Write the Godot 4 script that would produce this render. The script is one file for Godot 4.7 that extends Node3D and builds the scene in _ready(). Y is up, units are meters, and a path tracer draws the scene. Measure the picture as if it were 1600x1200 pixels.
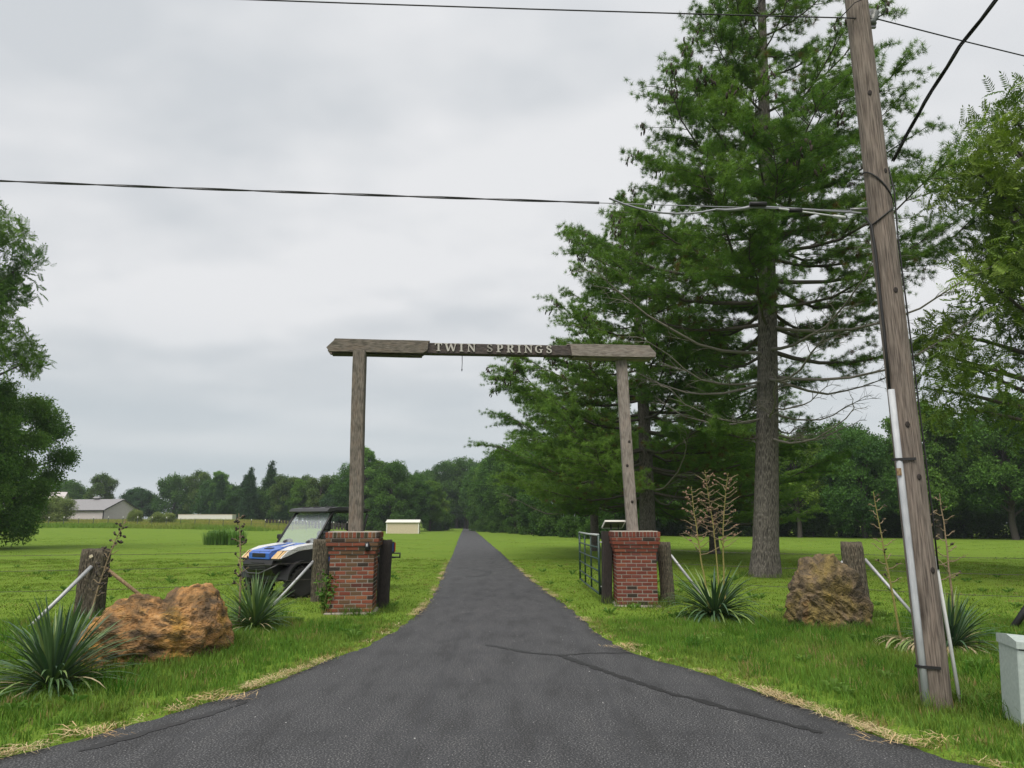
extends Node3D
# A farm driveway entrance: brick gate pillars with a timber gateway, pines, pole, boulders, a parked utility vehicle.
# x runs to the right, y up, and D below means metres in front of the camera (z = -D).

var rng := RandomNumberGenerator.new()
var names := {}
const ORD := ["first", "second", "third", "fourth", "fifth", "sixth", "seventh", "eighth", "ninth", "tenth", "eleventh", "twelfth", "thirteenth", "fourteenth", "fifteenth"]
var M := {}

# driveway edges: (D, left x, right x)
const EDGE := [Vector3(-9.0, -60.0, 60.0), Vector3(2.9, -60.0, 60.0), Vector3(3.3, -14.0, 14.0), Vector3(3.8, -6.6, 6.2), Vector3(4.5, -4.3, 3.75), Vector3(5.2, -3.6, 3.1), Vector3(5.75, -3.28, 2.87), Vector3(6.3, -3.0, 2.71), Vector3(7.1, -2.64, 2.44), Vector3(8.0, -2.4, 2.12), Vector3(9.0, -2.12, 1.6), Vector3(10.4, -1.84, 1.3), Vector3(12.4, -1.72, 1.2), Vector3(14.6, -1.71, 1.06), Vector3(19.0, -1.96, 0.68), Vector3(27.0, -2.5, 0.13), Vector3(37.0, -3.1, -0.5), Vector3(60.0, -4.7, -2.0), Vector3(100.0, -7.4, -4.7), Vector3(167.0, -11.8, -9.2), Vector3(230.0, -16.0, -13.4)]


class MB:
	var st := SurfaceTool.new()
	func _init(smooth := false):
		st.begin(Mesh.PRIMITIVE_TRIANGLES)
		st.set_smooth_group(0 if smooth else -1)
	func smooth(on: bool):
		st.set_smooth_group(0 if on else -1)
	func color(c: Color):
		st.set_color(c)
	func tri(a: Vector3, b: Vector3, c: Vector3):  # counter-clockwise from outside
		st.add_vertex(a)
		st.add_vertex(c)
		st.add_vertex(b)
	func quad(a: Vector3, b: Vector3, c: Vector3, d: Vector3):
		tri(a, b, c)
		tri(a, c, d)
	func out_tri(a: Vector3, b: Vector3, c: Vector3, o: Vector3):
		if (b - a).cross(c - a).dot((a + b + c) / 3.0 - o) >= 0.0:
			tri(a, b, c)
		else:
			tri(a, c, b)
	func box(o: Vector3, s: Vector3, bv := 0.0, b := Basis.IDENTITY):
		var h := s * 0.5
		bv = minf(bv, minf(h.x, minf(h.y, h.z)) * 0.8)
		if bv <= 0.0:
			var p := []
			for k in 8:
				p.append(o + b * Vector3(h.x * (1 if k & 1 else -1), h.y * (1 if k & 2 else -1), h.z * (1 if k & 4 else -1)))
			for f in [[0, 2, 3, 1], [4, 5, 7, 6], [0, 1, 5, 4], [2, 6, 7, 3], [0, 4, 6, 2], [1, 3, 7, 5]]:
				quad(p[f[0]], p[f[1]], p[f[2]], p[f[3]])
			return
		var v := {}
		for k in 8:
			var s3 := Vector3(1 if k & 1 else -1, 1 if k & 2 else -1, 1 if k & 4 else -1)
			for a in 3:
				var q := (h - Vector3.ONE * bv) * s3
				q[a] = h[a] * s3[a]
				v[k * 3 + a] = o + b * q
		for a in 3:
			var b1 := 1 << ((a + 1) % 3)
			var b2 := 1 << ((a + 2) % 3)
			var ba := 1 << a
			for s1 in 2:
				var k0: int = ba * s1
				out_tri(v[k0 * 3 + a], v[(k0 | b1) * 3 + a], v[(k0 | b1 | b2) * 3 + a], o)
				out_tri(v[k0 * 3 + a], v[(k0 | b1 | b2) * 3 + a], v[(k0 | b2) * 3 + a], o)
			var e1 := (a + 1) % 3
			var e2 := (a + 2) % 3
			for s1 in 2:
				for s2 in 2:
					var k1: int = b1 * s1 | b2 * s2
					var k2: int = k1 | ba
					out_tri(v[k1 * 3 + e1], v[k2 * 3 + e1], v[k2 * 3 + e2], o)
					out_tri(v[k1 * 3 + e1], v[k2 * 3 + e2], v[k1 * 3 + e2], o)
		for k in 8:
			out_tri(v[k * 3], v[k * 3 + 1], v[k * 3 + 2], o)
	func ring(o: Vector3, u: Vector3, w: Vector3, r: float, sides: int) -> PackedVector3Array:
		var p := PackedVector3Array()
		for k in sides:
			var a := TAU * k / sides
			p.append(o + (u * cos(a) + w * sin(a)) * r)
		return p
	func skin(rings: Array, cap0 := true, cap1 := true, closed := true):  # rings run along the axis, each counter-clockwise seen from its end
		var n: int = rings[0].size()
		for i in rings.size() - 1:
			var a: PackedVector3Array = rings[i]
			var c: PackedVector3Array = rings[i + 1]
			for k in (n if closed else n - 1):
				var k2 := (k + 1) % n
				quad(a[k], a[k2], c[k2], c[k])
		if cap0:
			var m := Vector3.ZERO
			for p in rings[0]:
				m += p / n
			for k in n:
				tri(m, rings[0][(k + 1) % n], rings[0][k])
		if cap1:
			var last: PackedVector3Array = rings[-1]
			var m2 := Vector3.ZERO
			for p in last:
				m2 += p / n
			for k in n:
				tri(m2, last[k], last[(k + 1) % n])
	func tube(pts: Array, r0: float, r1 := -1.0, sides := 8, caps := true, radii := []):
		if r1 < 0.0:
			r1 = r0
		var n := pts.size()
		var rings := []
		var u := Vector3.ZERO
		for i in n:
			var a: Vector3 = pts[maxi(i - 1, 0)]
			var c: Vector3 = pts[mini(i + 1, n - 1)]
			var t: Vector3 = (c - a).normalized()
			if i == 0:
				u = t.cross(Vector3.RIGHT if absf(t.x) < 0.8 else Vector3.UP).normalized()
			else:
				u = (u - t * u.dot(t)).normalized()
			var w := t.cross(u)
			rings.append(ring(pts[i], u, w, radii[i] if radii else lerpf(r0, r1, float(i) / maxi(1, n - 1)), sides))
		skin(rings, caps, caps)
	func lathe(prof: Array, sides: int, o := Vector3.ZERO, b := Basis.IDENTITY):  # Vector2(radius, height), bottom to top
		var rings := []
		for p in prof:
			var rg := PackedVector3Array()
			for k in sides:
				var a := -TAU * k / sides
				rg.append(o + b * Vector3(cos(a) * p.x, p.y, sin(a) * p.x))
			rings.append(rg)
		skin(rings, true, true)
	func prism(poly: PackedVector2Array, x0: float, x1: float, flip := false):  # a side view in (z, y), widened from x0 to x1
		var pl := poly.duplicate()
		if Geometry2D.is_polygon_clockwise(pl):
			pl.reverse()
		var t := Geometry2D.triangulate_polygon(pl)
		var f := func(p: Vector2, x: float) -> Vector3: return Vector3(x, p.y, p.x)
		for i in range(0, t.size(), 3):
			var a: Vector2 = pl[t[i]]
			var b: Vector2 = pl[t[i + 1]]
			var c: Vector2 = pl[t[i + 2]]
			if (b - a).cross(c - a) < 0.0:
				var q := b
				b = c
				c = q
			tri(Vector3(x1, a.y, a.x), Vector3(x1, c.y, c.x), Vector3(x1, b.y, b.x))
			tri(Vector3(x0, a.y, a.x), Vector3(x0, b.y, b.x), Vector3(x0, c.y, c.x))
		for i in pl.size():
			var a2: Vector2 = pl[i]
			var b2: Vector2 = pl[(i + 1) % pl.size()]
			quad(Vector3(x0, a2.y, a2.x), Vector3(x1, a2.y, a2.x), Vector3(x1, b2.y, b2.x), Vector3(x0, b2.y, b2.x))
	func done() -> ArrayMesh:
		st.generate_normals()
		return st.commit()


# ---------------------------------------------------------------- naming
func numbered(n: String) -> String:
	if not names.has(n):
		names[n] = 0
		return n
	names[n] += 1
	return "%s_%03d" % [n, names[n]]


func tag(o: Node3D, label: String, category: String, group := ""):
	o.set_meta("label", label)
	o.set_meta("category", category)
	if group:
		o.set_meta("group", group)


func thing(n: String, label: String, category: String, at := Vector3.ZERO, turn := 0.0, group := "") -> Node3D:
	var o := Node3D.new()
	o.name = numbered(n)
	add_child(o)
	o.position = at
	o.rotation.y = turn
	tag(o, label, category, group)
	return o


func part(n: String, mesh: Mesh, m: Material, parent: Node, at := Transform3D.IDENTITY) -> MeshInstance3D:
	var o := MeshInstance3D.new()
	o.mesh = mesh
	o.material_override = m
	if parent == self:
		o.name = numbered(n)
		add_child(o)
	else:
		var k := 0
		var nm := n
		var used: Dictionary = parent.get_meta("_used") if parent.has_meta("_used") else {}
		if used.has(n):
			used[n] += 1
			nm = "%s_%03d" % [n, used[n]]
		else:
			used[n] = 0
		parent.set_meta("_used", used)
		o.name = nm
		parent.add_child(o)
	o.transform = at
	return o


func multi(n: String, mesh: Mesh, m: Material, parent: Node, xf: Array, cols: Array) -> MultiMeshInstance3D:
	var mm := MultiMesh.new()
	mm.transform_format = MultiMesh.TRANSFORM_3D
	mm.use_colors = true
	mm.mesh = mesh
	mm.instance_count = xf.size()
	for i in xf.size():
		mm.set_instance_transform(i, xf[i])
		mm.set_instance_color(i, cols[i])
	var o := MultiMeshInstance3D.new()
	o.multimesh = mm
	o.material_override = m
	o.name = numbered(n) if parent == self else n
	parent.add_child(o, true)
	o.set_meta("kind", "stuff")
	return o


func copy(src: Node3D, n: String, label: String, category: String, at: Vector3, turn: float, scl: Vector3, group := "") -> Node3D:
	var o: Node3D = src.duplicate()
	o.name = numbered(n)
	add_child(o)
	o.position = at
	o.rotation.y = turn
	o.scale = scl
	tag(o, label, category, group)
	return o


# ---------------------------------------------------------------- materials
func lin(r: float, g: float, b: float) -> Color:
	return Color(r, g, b).linear_to_srgb()


func plain(c: Color, rough := 0.7, metal := 0.0) -> StandardMaterial3D:
	var m := StandardMaterial3D.new()
	m.albedo_color = c
	m.roughness = rough
	m.metallic = metal
	return m


func noise(freq: float, oct: int, sd: int, ridged := false, warp := 0.0, type := FastNoiseLite.TYPE_SIMPLEX_SMOOTH) -> FastNoiseLite:
	var f := FastNoiseLite.new()
	f.noise_type = type
	f.frequency = freq
	f.seed = sd
	f.fractal_octaves = oct
	f.fractal_type = FastNoiseLite.FRACTAL_RIDGED if ridged else FastNoiseLite.FRACTAL_FBM
	f.fractal_gain = 0.55
	if warp > 0.0:
		f.domain_warp_enabled = true
		f.domain_warp_amplitude = warp
		f.domain_warp_frequency = freq * 0.7
	return f


func ntex(f: FastNoiseLite, cols: Array, size := 512) -> NoiseTexture2D:
	var t := NoiseTexture2D.new()
	t.width = size
	t.height = size
	t.seamless = true
	t.noise = f
	if cols:
		var g := Gradient.new()
		g.offsets = PackedFloat32Array(cols.map(func(c): return c[0]))
		g.colors = PackedColorArray(cols.map(func(c): return c[1]))
		t.color_ramp = g
	return t


# a noise-coloured surface laid on without UVs; tile = repeats per metre along each axis
func rough_mat(cols: Array, tile: Vector3, f: FastNoiseLite, rough := 0.85, bump_cm := 0.0, world := false, size := 512) -> StandardMaterial3D:
	var m := StandardMaterial3D.new()
	m.albedo_texture = ntex(f, cols, size)
	m.roughness = rough
	m.uv1_triplanar = true
	m.uv1_world_triplanar = world
	m.uv1_scale = tile
	m.uv1_triplanar_sharpness = 4.0
	if bump_cm > 0.0:
		m.heightmap_enabled = true
		m.heightmap_texture = ntex(f, [], size)
		m.heightmap_scale = bump_cm
	return m


func detail(m: StandardMaterial3D, cols: Array, tile: Vector3, f: FastNoiseLite, world := false, size := 512):
	m.detail_enabled = true
	m.detail_blend_mode = BaseMaterial3D.BLEND_MODE_MUL
	m.detail_albedo = ntex(f, cols, size)
	m.detail_uv_layer = BaseMaterial3D.DETAIL_UV_2
	m.uv2_triplanar = true
	m.uv2_world_triplanar = world
	m.uv2_scale = tile


func leaf_mat(rough := 0.55, through := 0.5) -> StandardMaterial3D:
	var m := StandardMaterial3D.new()
	m.vertex_color_use_as_albedo = true
	m.roughness = rough
	m.metallic_specular = 0.18
	m.backlight_enabled = true
	m.backlight = Color(through * 0.95, through, through * 0.6)
	return m


func make_materials():
	M.grey_wood = rough_mat([[0.0, lin(0.05, 0.042, 0.036)], [0.35, lin(0.12, 0.105, 0.088)], [0.6, lin(0.18, 0.158, 0.132)], [1.0, lin(0.25, 0.22, 0.185)]], Vector3(5.0, 0.45, 5.0), noise(0.02, 5, 3), 0.9, 0.5)
	detail(M.grey_wood, [[0.0, lin(0.55, 0.56, 0.52)], [0.5, Color(1, 1, 1)], [1.0, lin(1.0, 0.92, 0.84)]], Vector3(0.9, 0.5, 0.9), noise(0.012, 4, 5))
	M.pale_wood = rough_mat([[0.0, lin(0.09, 0.075, 0.066)], [0.3, lin(0.185, 0.162, 0.145)], [0.6, lin(0.255, 0.227, 0.203)], [1.0, lin(0.33, 0.295, 0.265)]], Vector3(5.0, 0.4, 5.0), noise(0.02, 5, 7), 0.9, 0.35)
	detail(M.pale_wood, [[0.0, lin(0.6, 0.57, 0.53)], [0.5, Color(1, 1, 1)], [1.0, lin(1.0, 0.93, 0.9)]], Vector3(0.9, 0.4, 0.9), noise(0.012, 4, 8))
	M.dark_wood = rough_mat([[0.0, lin(0.02, 0.018, 0.018)], [0.45, lin(0.07, 0.058, 0.055)], [1.0, lin(0.17, 0.145, 0.135)]], Vector3(6.0, 0.5, 6.0), noise(0.022, 5, 9), 0.9, 0.5)
	detail(M.dark_wood, [[0.0, lin(0.5, 0.48, 0.46)], [0.5, Color(1, 1, 1)], [1.0, lin(1.0, 0.9, 0.85)]], Vector3(1.6, 0.8, 1.6), noise(0.015, 4, 11))
	M.black_wood = rough_mat([[0.0, lin(0.008, 0.007, 0.007)], [0.5, lin(0.028, 0.022, 0.02)], [1.0, lin(0.06, 0.047, 0.042)]], Vector3(7.0, 0.6, 7.0), noise(0.025, 5, 10), 0.85, 0.6)
	M.post_wood = rough_mat([[0.0, lin(0.01, 0.008, 0.007)], [0.3, lin(0.04, 0.033, 0.025)], [0.5, lin(0.105, 0.088, 0.066)], [0.75, lin(0.2, 0.172, 0.132)], [1.0, lin(0.3, 0.265, 0.21)]], Vector3(2.6, 0.33, 2.6), noise(0.026, 5, 12, true, 10.0), 0.95, 3.0)
	detail(M.post_wood, [[0.0, lin(0.5, 0.52, 0.4)], [0.55, Color(1, 1, 1)], [1.0, lin(1.0, 0.85, 0.62)]], Vector3(2.2, 1.6, 2.2), noise(0.02, 4, 13))
	M.pole_wood = rough_mat([[0.0, lin(0.04, 0.03, 0.026)], [0.3, lin(0.12, 0.1, 0.085)], [0.6, lin(0.2, 0.168, 0.143)], [1.0, lin(0.29, 0.245, 0.21)]], Vector3(5.0, 0.22, 5.0), noise(0.022, 5, 14), 0.9, 0.5)
	detail(M.pole_wood, [[0.0, lin(0.4, 0.37, 0.35)], [0.45, Color(1, 1, 1)], [1.0, lin(1.0, 0.95, 0.92)]], Vector3(1.7, 0.25, 1.7), noise(0.014, 4, 15))
	M.bark = rough_mat([[0.0, lin(0.012, 0.011, 0.01)], [0.3, lin(0.04, 0.036, 0.032)], [0.55, lin(0.105, 0.094, 0.082)], [0.8, lin(0.19, 0.172, 0.152)], [1.0, lin(0.26, 0.24, 0.21)]], Vector3(1.5, 0.22, 1.5), noise(0.026, 5, 16, true, 8.0), 0.95, 4.0)
	M.twig = rough_mat([[0.0, lin(0.03, 0.026, 0.022)], [1.0, lin(0.15, 0.13, 0.115)]], Vector3(2.0, 2.0, 2.0), noise(0.03, 4, 17), 0.95)
	M.dead_twig = rough_mat([[0.0, lin(0.09, 0.08, 0.07)], [1.0, lin(0.27, 0.25, 0.22)]], Vector3(2.0, 2.0, 2.0), noise(0.03, 4, 18), 0.95)
	M.asphalt = rough_mat([[0.1, lin(0.006, 0.006, 0.007)], [0.38, lin(0.036, 0.037, 0.041)], [0.58, lin(0.054, 0.056, 0.061)], [0.72, lin(0.13, 0.13, 0.134)], [0.88, lin(0.36, 0.36, 0.35)]], Vector3(0.6, 0.6, 0.6), noise(0.085, 3, 19), 0.85, 0.6, true, 1024)
	detail(M.asphalt, [[0.15, lin(0.6, 0.6, 0.61)], [0.4, lin(0.8, 0.8, 0.81)], [0.6, lin(0.88, 0.88, 0.89)], [0.85, lin(1.0, 0.99, 0.98)]], Vector3(0.34, 0.34, 0.1), noise(0.014, 6, 20, false, 20.0), true, 512)
	M.tar = rough_mat([[0.0, lin(0.008, 0.008, 0.009)], [1.0, lin(0.03, 0.03, 0.032)]], Vector3(1, 1, 1), noise(0.05, 4, 21), 0.6, 0.0, true)
	M.soil = rough_mat([[0.0, lin(0.06, 0.1, 0.018)], [0.4, lin(0.125, 0.2, 0.03)], [0.7, lin(0.165, 0.25, 0.036)], [1.0, lin(0.23, 0.29, 0.06)]], Vector3(0.55, 0.55, 0.55), noise(0.05, 5, 22), 0.95, 0.3, true, 1024)
	detail(M.soil, [[0.0, lin(0.78, 0.82, 0.75)], [0.5, Color(1, 1, 1)], [1.0, lin(1.0, 0.93, 0.9)]], Vector3(0.03, 0.03, 0.03), noise(0.02, 5, 23, false, 20.0), true)
	M.soil.metallic_specular = 0.1
	M.grass = leaf_mat(0.5, 0.8)
	M.leaf = leaf_mat(0.5, 0.75)
	M.needle = leaf_mat(0.5, 0.9)
	M.straw = leaf_mat(0.8, 0.2)
	M.concrete = rough_mat([[0.0, lin(0.2, 0.18, 0.15)], [1.0, lin(0.45, 0.42, 0.36)]], Vector3(2, 2, 2), noise(0.04, 5, 24), 0.95, 0.6)
	M.mortar = rough_mat([[0.0, lin(0.17, 0.145, 0.128)], [1.0, lin(0.34, 0.305, 0.27)]], Vector3(3, 3, 3), noise(0.05, 4, 25), 0.95, 0.3)
	M.bricks = []
	var bt := ntex(noise(0.06, 5, 26), [[0.0, lin(0.45, 0.42, 0.42)], [0.5, lin(0.95, 0.95, 0.95)], [1.0, lin(1.0, 1.0, 1.0)]], 512)
	for c in [[0.2, 0.058, 0.042], [0.25, 0.08, 0.055], [0.165, 0.05, 0.042], [0.21, 0.07, 0.05], [0.12, 0.046, 0.04], [0.055, 0.04, 0.036], [0.3, 0.115, 0.065], [0.15, 0.085, 0.055], [0.19, 0.062, 0.054], [0.07, 0.06, 0.04]]:
		var m := plain(lin(c[0] * 0.95, c[1] * 1.02, c[2] * 0.95), 0.92)
		m.metallic_specular = 0.2
		m.albedo_texture = bt
		m.uv1_triplanar = true
		m.uv1_world_triplanar = true
		m.uv1_scale = Vector3(2.3, 2.3, 2.3)
		M.bricks.append(m)
	M.rock = rough_mat([[0.0, lin(0.08, 0.066, 0.048)], [0.3, lin(0.19, 0.152, 0.105)], [0.44, lin(0.31, 0.23, 0.138)], [0.58, lin(0.46, 0.3, 0.14)], [0.78, lin(0.56, 0.39, 0.2)], [1.0, lin(0.6, 0.5, 0.34)]], Vector3(0.7, 1.3, 0.7), noise(0.0075, 6, 27, false, 60.0), 0.95, 3.0)
	M.rock.heightmap_texture = ntex(noise(0.03, 6, 127, true, 10.0), [], 512)
	M.rock.heightmap_scale = 2.4
	M.rock.vertex_color_use_as_albedo = true
	detail(M.rock, [[0.0, lin(0.3, 0.3, 0.3)], [0.4, lin(0.8, 0.78, 0.75)], [0.6, lin(1.0, 1.0, 1.0)], [1.0, lin(1.1, 1.05, 1.0)]], Vector3(2.0, 3.2, 2.0), noise(0.03, 5, 28, true, 14.0))
	M.rock2 = M.rock.duplicate()
	M.rock.albedo_color = lin(0.86, 0.7, 0.56)
	M.rock2.albedo_color = lin(0.68, 0.62, 0.55)
	M.rock2.uv1_scale = Vector3(0.8, 0.85, 0.8)
	M.rock2.albedo_texture = ntex(noise(0.01, 6, 29, false, 50.0), [[0.0, lin(0.045, 0.039, 0.03)], [0.3, lin(0.14, 0.118, 0.09)], [0.52, lin(0.24, 0.197, 0.14)], [0.72, lin(0.33, 0.272, 0.18)], [0.88, lin(0.43, 0.33, 0.17)], [1.0, lin(0.48, 0.4, 0.27)]])
	var gal := rough_mat([[0.0, lin(0.3, 0.31, 0.32)], [1.0, lin(0.5, 0.51, 0.53)]], Vector3(3, 1, 3), noise(0.03, 4, 30), 0.5)
	gal.metallic = 0.35
	M.pipe = gal
	M.rust = rough_mat([[0.0, lin(0.1, 0.055, 0.03)], [0.5, lin(0.24, 0.16, 0.08)], [1.0, lin(0.34, 0.29, 0.22)]], Vector3(4, 1.2, 4), noise(0.03, 4, 31), 0.8)
	M.pvc = rough_mat([[0.0, lin(0.36, 0.38, 0.41)], [1.0, lin(0.52, 0.54, 0.57)]], Vector3(3, 0.5, 3), noise(0.02, 4, 32), 0.6)
	M.white_pvc = rough_mat([[0.0, lin(0.42, 0.44, 0.44)], [1.0, lin(0.62, 0.64, 0.63)]], Vector3(3, 0.7, 3), noise(0.02, 4, 33), 0.6)
	M.gate = rough_mat([[0.0, lin(0.012, 0.035, 0.028)], [1.0, lin(0.03, 0.065, 0.052)]], Vector3(3, 3, 3), noise(0.03, 4, 34), 0.4)
	M.gate_pale = plain(lin(0.4, 0.43, 0.43), 0.5)
	M.cable = plain(lin(0.012, 0.012, 0.013), 0.6)
	M.bare_wire = plain(lin(0.3, 0.31, 0.33), 0.45, 0.6)
	M.fence_wire = plain(lin(0.09, 0.08, 0.07), 0.6, 0.4)
	M.black = rough_mat([[0.0, lin(0.008, 0.008, 0.009)], [1.0, lin(0.022, 0.022, 0.024)]], Vector3(3, 3, 3), noise(0.04, 4, 35), 0.5)
	M.roofblack = rough_mat([[0.0, lin(0.02, 0.02, 0.022)], [1.0, lin(0.05, 0.05, 0.054)]], Vector3(3, 3, 3), noise(0.04, 4, 36), 0.42)
	M.rubber = rough_mat([[0.0, lin(0.012, 0.012, 0.012)], [1.0, lin(0.04, 0.037, 0.034)]], Vector3(4, 4, 4), noise(0.04, 4, 37), 0.9)
	M.blue = rough_mat([[0.0, lin(0.02, 0.09, 0.42)], [0.55, lin(0.025, 0.12, 0.5)], [0.8, lin(0.06, 0.15, 0.46)], [1.0, lin(0.2, 0.22, 0.34)]], Vector3(1.3, 1.3, 1.3), noise(0.02, 6, 137), 0.32)
	M.blue.clearcoat_enabled = true
	M.blue.clearcoat = 0.5
	M.deep_blue = plain(lin(0.02, 0.05, 0.25), 0.3)
	M.white = rough_mat([[0.0, lin(0.36, 0.35, 0.33)], [0.35, lin(0.58, 0.58, 0.58)], [1.0, lin(0.72, 0.73, 0.74)]], Vector3(2, 2, 2), noise(0.02, 4, 38), 0.35)
	M.amber = plain(lin(0.62, 0.42, 0.2), 0.15)
	M.red = plain(lin(0.4, 0.02, 0.015), 0.2)
	M.glass = plain(Color(0.85, 0.9, 0.92, 0.12), 0.03)
	M.glass.transparency = BaseMaterial3D.TRANSPARENCY_ALPHA
	M.metal = plain(lin(0.25, 0.25, 0.26), 0.45, 0.6)
	M.siding = rough_mat([[0.0, lin(0.44, 0.4, 0.4)], [1.0, lin(0.54, 0.5, 0.5)]], Vector3(0.3, 0.3, 0.3), noise(0.02, 4, 39), 0.7)
	M.metal_roof = rough_mat([[0.0, lin(0.2, 0.195, 0.2)], [1.0, lin(0.27, 0.265, 0.275)]], Vector3(0.2, 0.2, 0.2), noise(0.02, 4, 40), 0.6)
	M.cream = rough_mat([[0.0, lin(0.5, 0.43, 0.3)], [1.0, lin(0.6, 0.53, 0.39)]], Vector3(0.4, 0.4, 0.4), noise(0.02, 4, 41), 0.7)
	M.offwhite = rough_mat([[0.0, lin(0.62, 0.6, 0.55)], [1.0, lin(0.74, 0.73, 0.68)]], Vector3(0.4, 0.4, 0.4), noise(0.02, 4, 42), 0.6)
	M.box_green = rough_mat([[0.0, lin(0.34, 0.4, 0.385)], [1.0, lin(0.45, 0.51, 0.49)]], Vector3(2, 2, 2), noise(0.02, 5, 43), 0.55)
	M.sticker = plain(lin(0.55, 0.53, 0.47), 0.6)
	M.yellow = plain(lin(0.5, 0.33, 0.05), 0.6)
	M.letter = rough_mat([[0.0, lin(0.32, 0.3, 0.27)], [1.0, lin(0.62, 0.6, 0.56)]], Vector3(9, 9, 9), noise(0.02, 4, 44), 0.8)
	M.worn_letter = rough_mat([[0.0, lin(0.16, 0.15, 0.135)], [1.0, lin(0.36, 0.34, 0.3)]], Vector3(9, 9, 9), noise(0.02, 4, 45), 0.9)
	M.tpost = plain(lin(0.06, 0.08, 0.06), 0.7)
	M.yucca = []
	for c in [[[0.045, 0.095, 0.05], [0.08, 0.15, 0.075]], [[0.065, 0.13, 0.05], [0.12, 0.2, 0.07]], [[0.13, 0.2, 0.055], [0.22, 0.3, 0.09]], [[0.035, 0.07, 0.045], [0.065, 0.11, 0.07]]]:
		var a: Array = c[0]
		var b: Array = c[1]
		var ym := rough_mat([[0.0, lin(a[0], a[1], a[2])], [1.0, lin(b[0], b[1], b[2])]], Vector3(14, 0.6, 14), noise(0.015, 4, 46), 0.45)
		ym.backlight_enabled = true
		ym.backlight = Color(0.25, 0.3, 0.15)
		M.yucca.append(ym)
	M.dry_leaf = rough_mat([[0.0, lin(0.2, 0.16, 0.09)], [1.0, lin(0.42, 0.36, 0.22)]], Vector3(14, 0.6, 14), noise(0.015, 4, 47), 0.8)
	M.stalk = rough_mat([[0.0, lin(0.12, 0.11, 0.03)], [0.5, lin(0.24, 0.22, 0.06)], [1.0, lin(0.3, 0.22, 0.1)]], Vector3(6, 1.5, 6), noise(0.03, 4, 48), 0.8)
	M.dry_stalk = rough_mat([[0.0, lin(0.16, 0.115, 0.065)], [1.0, lin(0.38, 0.3, 0.19)]], Vector3(6, 1.5, 6), noise(0.03, 4, 49), 0.9)
	M.pod = rough_mat([[0.0, lin(0.012, 0.011, 0.009)], [0.7, lin(0.045, 0.035, 0.026)], [1.0, lin(0.13, 0.05, 0.035)]], Vector3(9, 9, 9), noise(0.03, 4, 50), 0.8)
	M.pale_pod = rough_mat([[0.0, lin(0.13, 0.075, 0.05)], [1.0, lin(0.32, 0.21, 0.14)]], Vector3(9, 9, 9), noise(0.03, 4, 51), 0.8)
	M.cone = plain(lin(0.045, 0.034, 0.026), 0.9)
	M.porcelain = plain(lin(0.16, 0.17, 0.17), 0.35)


# ---------------------------------------------------------------- the ground
func sstep(a: float, b: float, x: float) -> float:
	return smoothstep(a, b, x)


func road_edges(d: float) -> Vector2:
	for i in EDGE.size() - 1:
		if d <= EDGE[i + 1].x:
			var t: float = clampf((d - EDGE[i].x) / (EDGE[i + 1].x - EDGE[i].x), 0.0, 1.0)
			return Vector2(lerpf(EDGE[i].y, EDGE[i + 1].y, t), lerpf(EDGE[i].z, EDGE[i + 1].z, t))
	return Vector2(EDGE[-1].y, EDGE[-1].z)


var bumps := noise(0.35, 3, 77)
var edge_noise := noise(1.3, 4, 78)


func off_road(x: float, d: float) -> float:  # metres outside the driveway, negative on it
	var e := road_edges(d)
	return maxf(e.x - x, x - e.y)


func height(x: float, d: float) -> float:
	var rise := 1.75 * sstep(48.0, 150.0, d) * sstep(-14.0, -60.0, x)
	var off := off_road(x, d)
	return rise + bumps.get_noise_2d(x, d) * 0.04 * sstep(0.2, 1.6, off) + 0.03 * sstep(0.0, 0.3, off)


func P(x: float, d: float, lift := 0.0) -> Vector3:
	return Vector3(x, height(x, d) + lift, -d)


func axis_list(stops: Array) -> PackedFloat32Array:  # [from, step, from, step, ..., end]
	var out := PackedFloat32Array()
	var v: float = stops[0]
	var i := 0
	while i < stops.size() - 1:
		var nxt: float = stops[i + 2] if i + 2 < stops.size() else stops[-1]
		while v < nxt - 0.001:
			out.append(v)
			v += stops[i + 1]
		v = nxt
		i += 2
	out.append(stops[-1])
	return out


func make_ground():
	var xs := axis_list([-600.0, 60.0, -120.0, 8.0, -40.0, 2.0, -12.0, 0.3, 12.0, 2.0, 60.0, 8.0, 120.0, 60.0, 600.0])
	var ds := axis_list([-120.0, 12.0, -12.0, 1.0, 2.0, 0.3, 22.0, 2.0, 60.0, 5.0, 200.0, 40.0, 800.0])
	var mb := MB.new(true)
	var rows := []
	for d in ds:
		var r := PackedVector3Array()
		for x in xs:
			var y := height(x, d)
			if off_road(x, d) < -0.12:
				y = -0.05
			r.append(Vector3(x, y, -d))
		rows.append(r)
	mb.skin(rows, false, false, false)
	part("ground", mb.done(), M.soil, self).set_meta("kind", "structure")
	# the asphalt, with a real edge
	mb = MB.new(true)
	rows = []
	for d in axis_list([-9.0, 1.0, 2.5, 0.08, 16.0, 0.25, 40.0, 1.0, 230.0]):
		var e := road_edges(d)
		var l: float = e.x + edge_noise.get_noise_2d(0.0, d) * 0.09 + edge_noise.get_noise_2d(90.0, d * 6.0) * 0.035
		var rr: float = e.y + edge_noise.get_noise_2d(50.0, d) * 0.09 + edge_noise.get_noise_2d(130.0, d * 6.0) * 0.035
		var r := PackedVector3Array()
		r.append(Vector3(l - 0.03, -0.05, -d))
		for k in 17:
			var t := k / 16.0
			r.append(Vector3(lerpf(l, rr, t), 0.022 + 0.02 * sin(PI * t), -d))
		r.append(Vector3(rr + 0.03, -0.05, -d))
		rows.append(r)
	mb.skin(rows, false, false, false)
	part("driveway", mb.done(), M.asphalt, self).set_meta("kind", "structure")


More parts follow.
